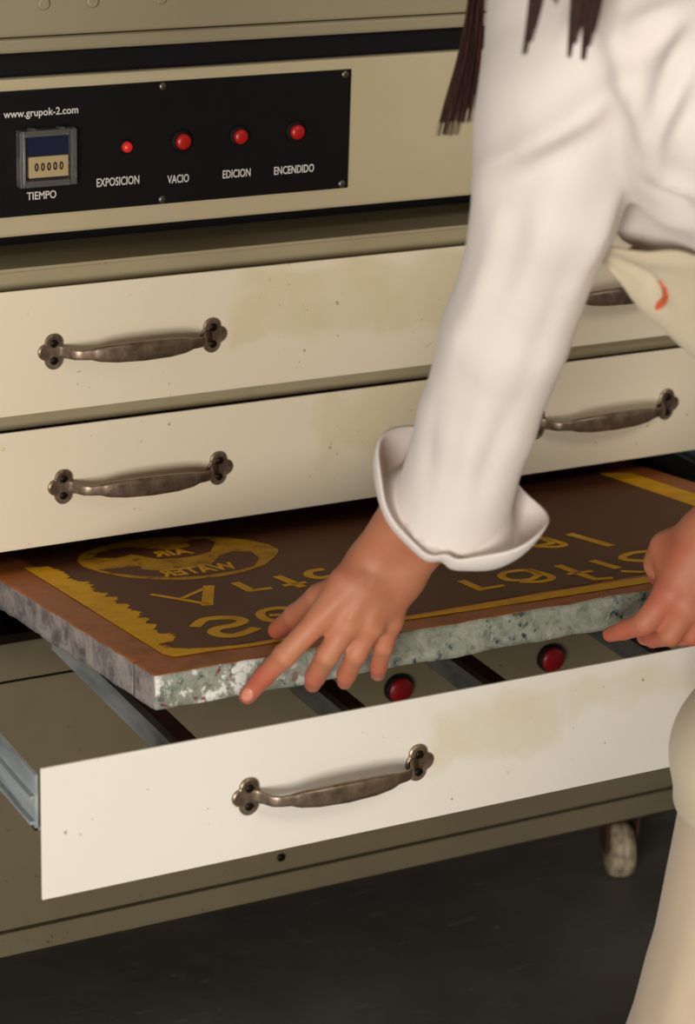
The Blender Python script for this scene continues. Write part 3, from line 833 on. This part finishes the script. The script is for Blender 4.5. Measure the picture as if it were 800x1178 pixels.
def right_hand(P):
    thumb = arr((0.4246, -0.4473, 0.6243), (0.4104, -0.4321, 0.6135), (0.4109, -0.4210, 0.5973), (0.4213, -0.4040, 0.5788))
    index = arr((0.3933, -0.4631, 0.5897), (0.3768, -0.4536, 0.5623), (0.3702, -0.4346, 0.5500), (0.3670, -0.4198, 0.5409))
    middle = arr((0.4044, -0.4726, 0.5809), (0.3943, -0.4662, 0.5544), (0.3977, -0.4379, 0.5397), (0.4022, -0.4191, 0.5325))
    ring = arr((0.4192, -0.4762, 0.5768), (0.4126, -0.4705, 0.5530), (0.4214, -0.4445, 0.5398), (0.4269, -0.4259, 0.5333))
    pinky = arr((0.4358, -0.4749, 0.5722), (0.4315, -0.4694, 0.5509), (0.4407, -0.4429, 0.5391), (0.4475, -0.4251, 0.5327))
    wr = Rwr
    d = chain(P, arr(wr, (0.4114, -0.4611, 0.6177), index[0]), [0.021, 0.018, 0.0125])
    for q, r in ((middle[0], 0.012), (ring[0], 0.0115), (pinky[0], 0.011)):
        d = su(d, rc(P, wr, q, 0.019, r), 0.012)
    d = su(d, chain(P, thumb, [0.018, 0.0135, 0.0110, 0.0088], 0.012), 0.014)
    d = su(d, rc(P, (0.4064, -0.4454, 0.6053), (0.3990, -0.4550, 0.5873), 0.013, 0.012), 0.012)
    for fg, r in ((index, (0.0125, 0.0098, 0.0080, 0.0062)), (middle, (0.012, 0.0095, 0.0080, 0.0068)), (ring, (0.011, 0.009, 0.0078, 0.0066)), (pinky, (0.010, 0.008, 0.007, 0.006))):
        d = su(d, chain(P, fg, r, 0.002), 0.005)
    fa = chain(P, arr(wr, (0.4518, -0.4875, 0.6787), Rel), [0.023, 0.028, 0.038])
    return su(d, fa, 0.010)

# torso axes
Mid = np.array([0.300, -0.590, 1.075]); Pel = np.array([0.555, -0.965, 0.815])
ax_a = (Pel-Mid)/np.linalg.norm(Pel-Mid)
ax_l = np.array([0.857, 0.514, 0.0]); ax_l -= ax_a*(ax_l@ax_a); ax_l /= np.linalg.norm(ax_l)
ax_n = -np.cross(ax_a, ax_l)          # towards the belly
Lt = np.linalg.norm(Pel-Mid)
def torso(P, grow=0.0):
    q = (P-Mid.astype(np.float32))
    s_ = q@ax_a.astype(np.float32); l_ = q@ax_l.astype(np.float32); n_ = q@ax_n.astype(np.float32)
    rl = np.interp(s_, [-0.10, -0.04, 0.05, 0.15, 0.30, 0.42, 0.56, 0.66], [0.06, 0.145, 0.160, 0.155, 0.130, 0.145, 0.165, 0.13])+grow
    rn = np.interp(s_, [-0.10, -0.04, 0.05, 0.15, 0.30, 0.42, 0.56, 0.66], [0.05, 0.075, 0.105, 0.118, 0.098, 0.105, 0.115, 0.09])+grow
    d = (np.sqrt((l_/rl)**2+(n_/rn)**2)-1)*np.minimum(rl, rn)
    return np.maximum(d, np.maximum(-0.075-s_, s_-0.60))
head_c = (0.2409, -0.4026, 1.1936); head_c = np.array(head_c, float)
face_f = np.array([-0.42, 0.62, -0.66]); face_f /= np.linalg.norm(face_f)
head_l = ax_l - face_f*(ax_l@face_f); head_l /= np.linalg.norm(head_l)
head_u = np.cross(head_l, face_f)
HR = np.stack([head_l, face_f, head_u])
def HP(l, f, u): return head_c+head_l*l+face_f*f+head_u*u
def head(P):
    d = ell(P, HP(0, -0.012, 0.03), (0.074, 0.094, 0.088), HR)
    d = su(d, ell(P, HP(0, 0.022, -0.045), (0.054, 0.062, 0.066), HR), 0.03)
    d = su(d, ell(P, HP(0, 0.062, -0.092), (0.020, 0.016, 0.014), HR), 0.018)    # chin
    for s in (-1, 1):
        d = su(d, ell(P, HP(s*0.034, 0.060, -0.022), (0.020, 0.014, 0.014), HR), 0.016)
        d = su(d, ell(P, HP(s*0.073, -0.006, -0.008), (0.007, 0.017, 0.030), HR), 0.006)
        d = -su(-d, ell(P, HP(s*0.031, 0.088, 0.006), (0.015, 0.010, 0.009), HR), 0.010)
    d = su(d, rc(P, HP(0, 0.082, 0.010), HP(0, 0.100, -0.030), 0.007, 0.010), 0.010)  # nose
    d = su(d, ell(P, HP(0, 0.081, -0.056), (0.022, 0.008, 0.0045), HR), 0.004)
    d = su(d, ell(P, HP(0, 0.080, -0.066), (0.019, 0.008, 0.0050), HR), 0.004)
    d = su(d, rc(P, HP(0, -0.025, -0.04), Mid+ax_a*-0.03-ax_n*0.01, 0.050, 0.060), 0.03)
    return d
Lhip = Pel-ax_l*0.085+np.array([0.0, 0.0, -0.02]); Rhip = Pel+ax_l*0.085+np.array([0.0, 0.0, -0.02])
Lkn = np.array((0.3900, -0.6394, 0.5241)); Lan = np.array((0.3413, -0.6353, 0.1227))
Rkn = np.array((0.585, -0.520, 0.555)); Ran = np.array((0.640, -0.560, 0.085))
def rough_body(P):
    d = su(torso(P, -0.012), head(P), 0.02)
    for sh, el in ((Lsh, Lel), (Rsh, Rel)):
        d = su(d, chain(P, [np.array(sh), np.array(el)], [0.044, 0.034]), 0.03)
    d = su(d, chain(P, arr(Rel, (0.4518, -0.4875, 0.6787)), [0.036, 0.030]), 0.01)
    for h_, k_, a_ in ((Lhip, Lkn, Lan), (Rhip, Rkn, Ran)):
        d = su(d, chain(P, [h_, k_, k_*0.6+a_*0.4, a_], [0.085, 0.052, 0.050, 0.034]), 0.02)
    return d
Vl, Fl = surface_nets(left_hand, (0.02, -0.66, 0.50), (0.26, -0.29, 0.97), 0.0020)
Vr, Fr = surface_nets(right_hand, (0.33, -0.62, 0.50), (0.60, -0.33, 0.95), 0.0022)
Vb, Fb = surface_nets(rough_body, (0.0, -1.20, 0.03), (0.85, -0.10, 1.42), 0.009)
Vh, Fh = surface_nets(head, tuple(head_c-0.16), tuple(head_c+0.16), 0.0035)
Vs, Fs = join_meshes([(Vl, Fl), (Vr, Fr), (Vb, Fb), (Vh, Fh)])
body = obj('body', (Vs, Fs.tolist()), M['skin'], person, smooth=True)
tips = arr((0.0416, -0.4134, 0.5422), (0.0472, -0.4241, 0.5587), (0.0984, -0.3476, 0.5615), (0.1019, -0.3572, 0.5720), (0.0889, -0.4297, 0.5551), (0.1156, -0.4319, 0.5549), (0.1428, -0.4334, 0.5573),
           (0.3670, -0.4198, 0.5409), (0.3735, -0.4384, 0.5509), (0.3950, -0.4417, 0.5416), (0.4137, -0.4609, 0.5483), (0.4210, -0.4047, 0.5768), (0.3919, -0.4566, 0.5890), (0.4080, -0.4541, 0.6157))
fl = np.zeros(len(Vs))
for i, t_ in enumerate(tips):
    fl = np.maximum(fl, np.exp(-((np.linalg.norm(Vs-t_, axis=1)/(0.018 if i < 7 else 0.024))**2)))
att = body.data.attributes.new('flush', 'FLOAT', 'POINT'); att.data.foreach_set('value', fl.astype(np.float32))

def nail(c, tip_dir, nrm, wd, ln):
    t = Vector(tip_dir).normalized(); n = Vector(nrm); n = (n-t*n.dot(t)).normalized(); s = t.cross(n)
    bm = bmesh.new(); bmesh.ops.create_uvsphere(bm, u_segments=20, v_segments=10, radius=1)
    c = Vector(c)
    for v in bm.verts:
        x, y, z = v.co
        v.co = c+s*(x*wd)+t*(y*ln)+n*((z*0.0010)-x*x*0.0016)
    obj('fingernail', bm, M['nail'], body, smooth=True)
camv = Vector((-FW.x, -FW.y, -FW.z))
def off(p, k): return Vector(p)+camv*k
a0, a1 = Vector((0.0499, -0.4245, 0.5612)), Vector((0.0416, -0.4134, 0.5422))
nail(off((0.0409, -0.4142, 0.5438), 0.0070), a1-a0, camv+Vector((-0.3, 0, 0.1)), 0.0048, 0.0062)
a0, a1 = Vector((0.1008, -0.3758, 0.5838)), Vector((0.0984, -0.3476, 0.5615))
nail(Vector((0.0968, -0.3507, 0.5637))+Vector((-0.0010, -0.0020, 0.0078)), a1-a0, Vector((-0.2, -0.35, 1)), 0.0052, 0.0070)
for s in (-1, 1):
    bm = bmesh.new(); bmesh.ops.create_uvsphere(bm, u_segments=20, v_segments=12, radius=0.0115, matrix=Matrix.Translation(Vector(HP(s*0.031, 0.066, 0.004))))
    eb = obj('eye', bm, M['eye'], body, smooth=True)
    bm = bmesh.new(); lathe(bm, [(0.0058, 0.0098), (0.0050, 0.0112), (0.0, 0.0122)], HP(s*0.031, 0.066, 0.004), face_f, 20)
    eb2 = obj('iris', bm, M['iris'], body)

# shirt
def shirt(P):
    d = torso(P, 0.010)
    q = (P-Mid.astype(np.float32)); s_ = q@ax_a.astype(np.float32)
    d = np.maximum(d, s_-0.40)
    sl = chain(P, arr((0.1944, -0.5756, 1.0951), (0.1745, -0.6090, 1.0326), (0.1690, -0.6009, 0.9579), (0.1598, -0.5704, 0.8595), (0.1566, -0.5428, 0.7913), (0.1529, -0.5131, 0.7039)),
               [0.056, 0.0595, 0.0480, 0.0438, 0.0415, 0.0430], 0.008)
    sl = su(sl, rc(P, (0.1718, -0.5998, 1.0077), (0.1653, -0.5968, 0.9483), 0.054, 0.044), 0.01)
    d = su(d, rc(P, (0.2598, -0.5880, 0.9457), (0.3089, -0.6741, 0.9467), 0.030, 0.070), 0.02)
    d = su(d, rc(P, (0.2415, -0.6180, 1.0243), (0.2743, -0.6798, 1.0339), 0.055, 0.080), 0.03)
    d = su(d, sl, 0.008)
    sr = chain(P, arr(Rsh, Rel, (0.4674, -0.5086, 0.7640)), [0.060, 0.050, 0.043], 0.01)
    d = su(d, sr, 0.03)
    d = su(d, rc(P, Mid-ax_a*0.04-ax_n*0.02, Mid-ax_a*0.085-ax_n*0.02, 0.075, 0.060), 0.03)
    # hollow sleeve end for the left arm
    return d
def trim_sleeve(V, F, c, n):
    """drop faces beyond a plane close to c so the sleeve is open"""
    c = np.array(c); n = np.array(n)/np.linalg.norm(n)
    s_ = (V-c)@n; near = np.linalg.norm(V-c, axis=1) < 0.11
    drop = (s_ > 0) & near
    keep = ~drop[F].any(1)
    return V, F[keep]
Vt, Ft = surface_nets(shirt, (0.0, -0.95, 0.62), (0.75, -0.28, 1.25), 0.0048)
rim_c = np.array((0.1531, -0.5182, 0.7150)); fdir = np.array(Lwr)-np.array(Lel); fdir /= np.linalg.norm(fdir)
Vt, Ft = trim_sleeve(Vt, Ft, rim_c+fdir*0.011, fdir)
Vt, Ft = trim_sleeve(Vt, Ft, np.array((0.4674, -0.5086, 0.7640)), np.array(Rwr)-np.array(Rel))
FOLD = [
    ([(0.1139, -0.6011, 0.9853), (0.1203, -0.6302, 1.0002), (0.1306, -0.6497, 1.0149), (0.1469, -0.6639, 1.0301), (0.1622, -0.6739, 1.0466), (0.1669, -0.6876, 1.0577)], 0.0100, 0.0090),
    ([(0.1169, -0.6110, 0.9721), (0.1284, -0.6398, 0.9902), (0.1445, -0.6596, 1.0091), (0.1652, -0.6714, 1.0292)], -0.0050, 0.0110),
    ([(0.1589, -0.6633, 1.0936), (0.1628, -0.6779, 1.0727), (0.1675, -0.6868, 1.0559), (0.1731, -0.6942, 1.0320), (0.1789, -0.6972, 1.0099)], 0.0060, 0.0060),
    ([(0.1794, -0.7040, 1.0124), (0.1794, -0.7160, 1.0414), (0.1874, -0.7217, 1.0692)], -0.0080, 0.0090),
    ([(0.1758, -0.7016, 1.0194), (0.1771, -0.7122, 1.0518), (0.1857, -0.7134, 1.0787), (0.1961, -0.7110, 1.0967)], 0.0090, 0.0080),
    ([(0.1833, -0.7115, 1.0097), (0.1844, -0.7215, 1.0311), (0.1883, -0.7294, 1.0516)], 0.0090, 0.0080),
    ([(0.1650, -0.6772, 1.0846), (0.1779, -0.6891, 1.0941), (0.1974, -0.7022, 1.1060)], 0.0060, 0.0090),
    ([(0.1686, -0.6916, 1.0677), (0.1792, -0.6985, 1.0819), (0.1964, -0.7105, 1.0982)], -0.0050, 0.0090),
    ([(0.1869, -0.6932, 0.9943), (0.1902, -0.7082, 0.9933), (0.1978, -0.7241, 0.9884)], 0.0100, 0.0075),
    ([(0.1919, -0.6822, 0.9818), (0.1955, -0.7020, 0.9802), (0.2040, -0.7167, 0.9766)], -0.0070, 0.0075),
    ([(0.2154, -0.6392, 0.9598), (0.2092, -0.6791, 0.9624), (0.2109, -0.7084, 0.9632)], 0.0080, 0.0080),
    ([(0.1768, -0.6841, 1.0118), (0.1889, -0.6539, 0.9741), (0.1795, -0.6492, 0.9415), (0.1751, -0.6338, 0.9024)], 0.0045, 0.0085),
    ([(0.1425, -0.6497, 0.9855), (0.1401, -0.6412, 0.9490), (0.1361, -0.6243, 0.9098), (0.1296, -0.6103, 0.8766)], 0.0030, 0.0120),
    ([(0.1186, -0.6159, 0.9508), (0.1196, -0.6059, 0.9187), (0.1163, -0.5863, 0.8777), (0.1127, -0.5682, 0.8421)], 0.0035, 0.0100),
    ([(0.1272, -0.6333, 0.9658), (0.1271, -0.6256, 0.9347), (0.1236, -0.6072, 0.8946)], -0.0035, 0.0100),
    ([(0.1628, -0.6447, 0.9302), (0.1612, -0.6298, 0.8907), (0.1536, -0.6158, 0.8449), (0.1523, -0.5965, 0.8081)], -0.0030, 0.0090),
    ([(0.1287, -0.5983, 0.8365), (0.1306, -0.5813, 0.7935), (0.1336, -0.5680, 0.7502), (0.1355, -0.5612, 0.7215)], 0.0030, 0.0080),
    ([(0.1500, -0.5994, 0.8156), (0.1465, -0.5854, 0.7800), (0.1443, -0.5710, 0.7432)], -0.0035, 0.0080),
    ([(0.1136, -0.5551, 0.8067), (0.1127, -0.5470, 0.7722), (0.1150, -0.5451, 0.7452)], -0.0030, 0.0080),
]
Vt = folds(Vt, Ft, FOLD)
Nt = vertex_normals(Vt, Ft)
wr_ = np.array([mnoise.noise(Vector(v)*17+Vector((0, 0, v[2]*-6)))*0.0016+mnoise.noise(Vector(v)*42)*0.0006 for v in Vt])
Vt = Vt+Nt*wr_[:, None]
sh_o = obj('shirt', (Vt, Ft.tolist()), M['shirt'], person, smooth=True)
md = sh_o.modifiers.new('smooth', 'SMOOTH'); md.factor = 0.5; md.iterations = 2
md = sh_o.modifiers.new('thick', 'SOLIDIFY'); md.thickness = 0.0015; md.offset = -1

# turned-back cuff: profile along the forearm, flared petals
def cuff(c, ax, r0, nt=96, name='cuff', scale=1.0, strong=1.0):
    ax = Vector(ax).normalized(); view = camv-ax*camv.dot(ax); view.normalize(); side = ax.cross(view)   # side: image left/right
    V = []; rows = []
    for k in range(15):
        row = []
        for i in range(nt):
            t = 2*math.pi*i/nt
            def g(c0, w_): return math.exp(-((((t-c0+math.pi) % (2*math.pi))-math.pi)/w_)**2)
            left = g(1.75, 0.85); right = g(-1.35, 0.85); front = g(-0.12, 0.42); back = g(math.pi, 0.9)
            hgt = 0.006+0.022*left*strong+0.030*right*strong+0.016*back
            flare = 0.10+0.46*left*strong+0.36*right*strong+0.22*back
            rim_s = 0.012+0.004*front-0.002*left-0.007*g(-0.15, 0.13)
            if k <= 5:      # inside of the sleeve down to the rim
                f = k/5; ss = -0.030+(rim_s+0.030)*f; rr = r0*(0.80+0.17*f+0.5*flare*f*f)
            else:           # turned back up the outside
                f = (k-5)/9; ss = rim_s+0.0035*math.sin(min(1, f*5)*math.pi)-hgt*f
                rr = r0*(0.97+0.5*flare)+r0*flare*(0.5*math.sin(f*1.7))+0.0035*min(1, f*4)
            rr *= 1+(0.03*math.sin(3*t+0.7)+0.02*math.sin(7*t+2))*(k/14)
            p = Vector(c)+ax*ss+(view*math.cos(t)+side*math.sin(t))*rr
            row.append(len(V)); V.append(p)
        rows.append(row)
    F = []
    for a_, b_ in zip(rows, rows[1:]):
        for i in range(nt):
            F.append((a_[i], a_[(i+1) % nt], b_[(i+1) % nt], b_[i]))
    o = obj(name, (V, F), M['shirt'], sh_o, smooth=True)
    md = o.modifiers.new('sub', 'SUBSURF'); md.levels = 1; md.render_levels = 1
    md = o.modifiers.new('thick', 'SOLIDIFY'); md.thickness = 0.0022; md.offset = 0
    return o
cuff((0.1558, -0.5173, 0.7150), fdir, 0.0430)
cuff((0.4656, -0.5071, 0.7595), np.array(Rwr)-np.array(Rel), 0.042, strong=0.3)

# trousers
def trousers(P):
    d = torso(P, 0.014)
    q = (P-Mid.astype(np.float32)); s_ = q@ax_a.astype(np.float32)
    d = np.maximum(d, 0.36-s_)
    for h_, k_, a_ in ((Lhip, Lkn, Lan), (Rhip, Rkn, Ran)):
        d = su(d, chain(P, [h_, h_*0.5+k_*0.5, k_, k_*0.5+a_*0.5, a_+np.array([-0.01, 0, 0.015])], [0.105, 0.088, 0.076, 0.076, 0.095], 0.012), 0.02)
    return np.maximum(d, 0.05-P[..., 2])
Vp, Fp = surface_nets(trousers, (0.1, -1.25, 0.04), (0.90, -0.30, 0.98), 0.008)
tro = obj('trousers', (Vp, Fp.tolist()), M['trousers'], person, smooth=True)
# vertical creases on the lower leg
Vp2 = folds(Vp, Fp, [([(0.2802, -0.6615, 0.5043), (0.2775, -0.6598, 0.4177), (0.2824, -0.6532, 0.3237)], 0.009, 0.016),
                     ([(0.2700, -0.6611, 0.4921), (0.2609, -0.6612, 0.3930), (0.2631, -0.6483, 0.3107)], -0.007, 0.016),
                     ([(0.2697, -0.6509, 0.4873), (0.2601, -0.6483, 0.3938), (0.2549, -0.6389, 0.3227)], 0.007, 0.014)])
tro.data.vertices.foreach_set('co', Vp2.astype(np.float32).ravel()); tro.data.update()

# apron: bib hanging away from the chest, then the skirt over the thighs to below the knee
def net_pts(rows): return [[np.array(p, float) for p in r] for r in rows]
lat = ax_l*0.27
b0 = [(0.2122, -0.5996, 0.9292), (0.2287, -0.5845, 0.9142), (0.2542, -0.5558, 0.8998)]
rows = []
left = [(0.2137, -0.6073, 0.9272), (0.2192, -0.6442, 0.9326), (0.2286, -0.6890, 0.9385), (0.2442, -0.7661, 0.9182), (0.2682, -0.8720, 0.8830)]
mid = [(0.2316, -0.5869, 0.9121), (0.2494, -0.6083, 0.8834), (0.2661, -0.6404, 0.8566), (0.2867, -0.7121, 0.8267), (0.3134, -0.8207, 0.8031)]
for l_, m_ in zip(left, mid):
    l_ = np.array(l_); m_ = np.array(m_); r_ = l_+lat
    rows.append([l_, l_*0.55+m_*0.45+ax_n*0.008, m_, r_*0.5+m_*0.5+ax_n*0.012, r_])
V, F = patch(rows, 60, 80)
V = folds(V, F, [([(0.2212, -0.6020, 0.9204), (0.2294, -0.6351, 0.9095), (0.2379, -0.6452, 0.8960)], -0.006, 0.008),
                 ([(0.2173, -0.6096, 0.9262), (0.2227, -0.6480, 0.9278), (0.2306, -0.6870, 0.9313)], 0.004, 0.007),
                 ([(0.2387, -0.6130, 0.8876), (0.2457, -0.6395, 0.8907), (0.2499, -0.6732, 0.9021)], 0.005, 0.012)])
ap = obj('apron', (V, F.tolist()), M['apron'], person, smooth=True)
md = ap.modifiers.new('thick', 'SOLIDIFY'); md.thickness = 0.002; md.offset = 0
# skirt
def leg_frame(h_, k_):
    t = (k_-h_)/np.linalg.norm(k_-h_); fr = np.array([-0.51, 0.86, 0.0]); up = np.array([0, 0, 1.0])
    nn = fr*0.6+up*0.8; nn -= t*(nn@t); return nn/np.linalg.norm(nn)
nL = leg_frame(Lhip, Lkn); nR = leg_frame(Rhip, Rkn)
fr = np.array([-0.51, 0.86, 0.0])
def row(f):
    L_ = Lhip*(1-f)+Lkn*f; R_ = Rhip*(1-f)+Rkn*f
    r = 0.118-0.030*f
    return [L_-ax_l*(r+0.004)-nL*0.03, L_-ax_l*r*0.7+nL*r*0.75, L_+nL*(r+0.004), (L_+R_)/2+(nL+nR)/2*r*0.9, R_+nR*(r+0.004), R_+ax_l*r*0.7+nR*r*0.75, R_+ax_l*(r+0.004)-nR*0.03]
sk = [row(0.05), row(0.35), row(0.7)]
kr = 0.090
def below(dz, out):
    L_ = Lkn+np.array([0, 0, dz]); R_ = Rkn+np.array([0, 0, dz])
    return [L_-ax_l*out-fr*0.05, L_-ax_l*out*0.8+fr*0.045, L_+fr*out, (L_+R_)/2+fr*out, R_+fr*out, R_+ax_l*out*0.8+fr*0.045, R_+ax_l*out-fr*0.05]
sk += [below(0.02, 0.088), below(-0.045, 0.092)]
V, F = patch(sk, 90, 60)
so = obj('apron_skirt', (V, F.tolist()), M['apron'], person, smooth=True)
md = so.modifiers.new('thick', 'SOLIDIFY'); md.thickness = 0.002; md.offset = 0
# orange ink mark on the bib
st = spline([(0.2324, -0.6463, 0.9096), (0.2327, -0.6487, 0.9041), (0.2324, -0.6459, 0.8961), (0.2318, -0.6405, 0.8881)], 14)
bm = bmesh.new()
rings = []
for i, p in enumerate(st):
    wd = 0.0052*math.sin(math.pi*(i+0.8)/(len(st)+0.6))**0.6+0.0002
    rings.append([bm.verts.new(Vector(p)+RT*wd*math.cos(t)+UP*wd*math.sin(t)*0.6+camv*(0.0016 if math.cos(t) > -2 else 0)) for t in [k*math.pi/4 for k in range(8)]])
for A, B in zip(rings, rings[1:]):
    for i in range(8): bm.faces.new((A[i], A[(i+1) % 8], B[(i+1) % 8], B[i]))
ink = obj('ink_stain', bm, M['orange'], ap, smooth=True, label='orange ink stain')
sw = ink.modifiers.new('stick', 'SHRINKWRAP'); sw.target = ap; sw.offset = 0.0016

# shoes
for a_ in (Lan, Ran):
    def shoe(P, a_=a_):
        toe = a_+np.array([-0.10, 0.13, -0.055]); heel = a_+np.array([0.015, -0.03, -0.05])
        d = chain(P, [heel, toe*0.6+heel*0.4, toe], [0.036, 0.038, 0.030])
        d = su(d, rc(P, a_+np.array([0, 0, -0.02]), a_, 0.038, 0.036), 0.02)
        return np.maximum(d, -P[..., 2])
    V, F = surface_nets(shoe, (a_[0]-0.2, a_[1]-0.12, -0.01), (a_[0]+0.1, a_[1]+0.22, 0.13), 0.006)
    obj('shoe', (V, F.tolist()), M['shoe'], person, smooth=True)

# hair: cap plus hanging locks made of strands
random.seed(4)
Vc, Fc_ = [], []
def strand(pts, r0, r1, n=12, sides=5):
    c = spline(pts, n); base = len(Vc)
    for i, p in enumerate(c):
        r = r0+(r1-r0)*(i/(n-1))**1.5
        t = c[min(i+1, n-1)]-c[max(i-1, 0)]; t = Vector(t).normalized(); u = t.orthogonal().normalized(); v = t.cross(u)
        for k in range(sides):
            a_ = 2*math.pi*k/sides; Vc.append(Vector(p)+u*(r*math.cos(a_))+v*(r*math.sin(a_)))
    for i in range(n-1):
        for k in range(sides):
            Fc_.append((base+i*sides+k, base+i*sides+(k+1) % sides, base+(i+1)*sides+(k+1) % sides, base+(i+1)*sides+k))
def lock(path, widths, count, depth=0.012, r=0.0011, endvar=0.12):
    path = np.array(path, float)
    for _ in range(count):
        a_ = random.uniform(-1, 1); b_ = random.gauss(0, 0.5)
        cut = 1-abs(random.gauss(0, endvar))
        full = spline([p+np.array(RT)*(a_*w)+np.array(FW)*(b_*depth) for p, w in zip(path, widths)], 60)
        cut -= 0.05*abs(a_)+0.03*a_
        k = max(20, int(60*cut)); strand(full[:k:3], r, 0.0002, 18)
top = np.array(head_c)
lock([HP(-0.03, -0.01, 0.11), (0.2011, -0.3899, 1.2020), (0.2042, -0.4366, 1.1225), (0.1938, -0.4503, 1.0762), (0.1837, -0.4618, 1.0355), (0.1732, -0.4695, 1.0035), (0.1630, -0.4764, 0.9738)], [0.02, 0.02, 0.009, 0.0055, 0.0080, 0.0110, 0.0125], 230, 0.008, 0.0008, 0.07)
lock([HP(-0.04, -0.03, 0.10), (0.1407, -0.5862, 1.2039), (0.1226, -0.6485, 1.1470), (0.1050, -0.6732, 1.1085), (0.0905, -0.6863, 1.0728)], [0.02, 0.012, 0.006, 0.0045, 0.0018], 60, 0.003, 0.0010, 0.04)
lock([HP(-0.04, -0.03, 0.10), (0.1604, -0.5964, 1.2046), (0.1346, -0.6547, 1.1474), (0.1183, -0.6759, 1.1190), (0.1128, -0.6854, 1.1036)], [0.02, 0.012, 0.004, 0.0030, 0.0018], 20, 0.003, 0.0010, 0.04)
lock([HP(-0.04, -0.05, 0.09), (0.1703, -0.6016, 1.2049), (0.1490, -0.6622, 1.1479), (0.1261, -0.6898, 1.1101), (0.1133, -0.7024, 1.0722)], [0.02, 0.014, 0.007, 0.0055, 0.0016], 60, 0.003, 0.0010, 0.04)
lock([HP(-0.04, -0.06, 0.09), (0.1801, -0.6067, 1.2053), (0.1539, -0.6647, 1.1481), (0.1332, -0.6935, 1.1103), (0.1206, -0.7070, 1.0705)], [0.02, 0.012, 0.007, 0.0060, 0.0018], 70, 0.003, 0.0010, 0.04)
def cap(P):
    d = ell(P, HP(0, -0.022, 0.040), (0.086, 0.100, 0.094), HR)
    cut = ell(P, HP(0, 0.085, -0.035), (0.068, 0.060, 0.080), HR)
    d = np.maximum(d, -cut)
    back = chain(P, [HP(0, -0.07, 0.03), HP(0.0, -0.085, -0.05), Mid-ax_a*0.06-ax_n*0.09], [0.07, 0.055, 0.03])
    return su(d, back, 0.03)
V1, F1 = surface_nets(cap, tuple(head_c-0.24), tuple(head_c+0.24), 0.006)
n0 = len(Vc)
Vc += [tuple(p) for p in V1]; Fc_ += [tuple(int(i)+n0 for i in f) for f in F1]
obj('hair', (Vc, Fc_), M['hair'], person, smooth=True, label='long dark brown hair')
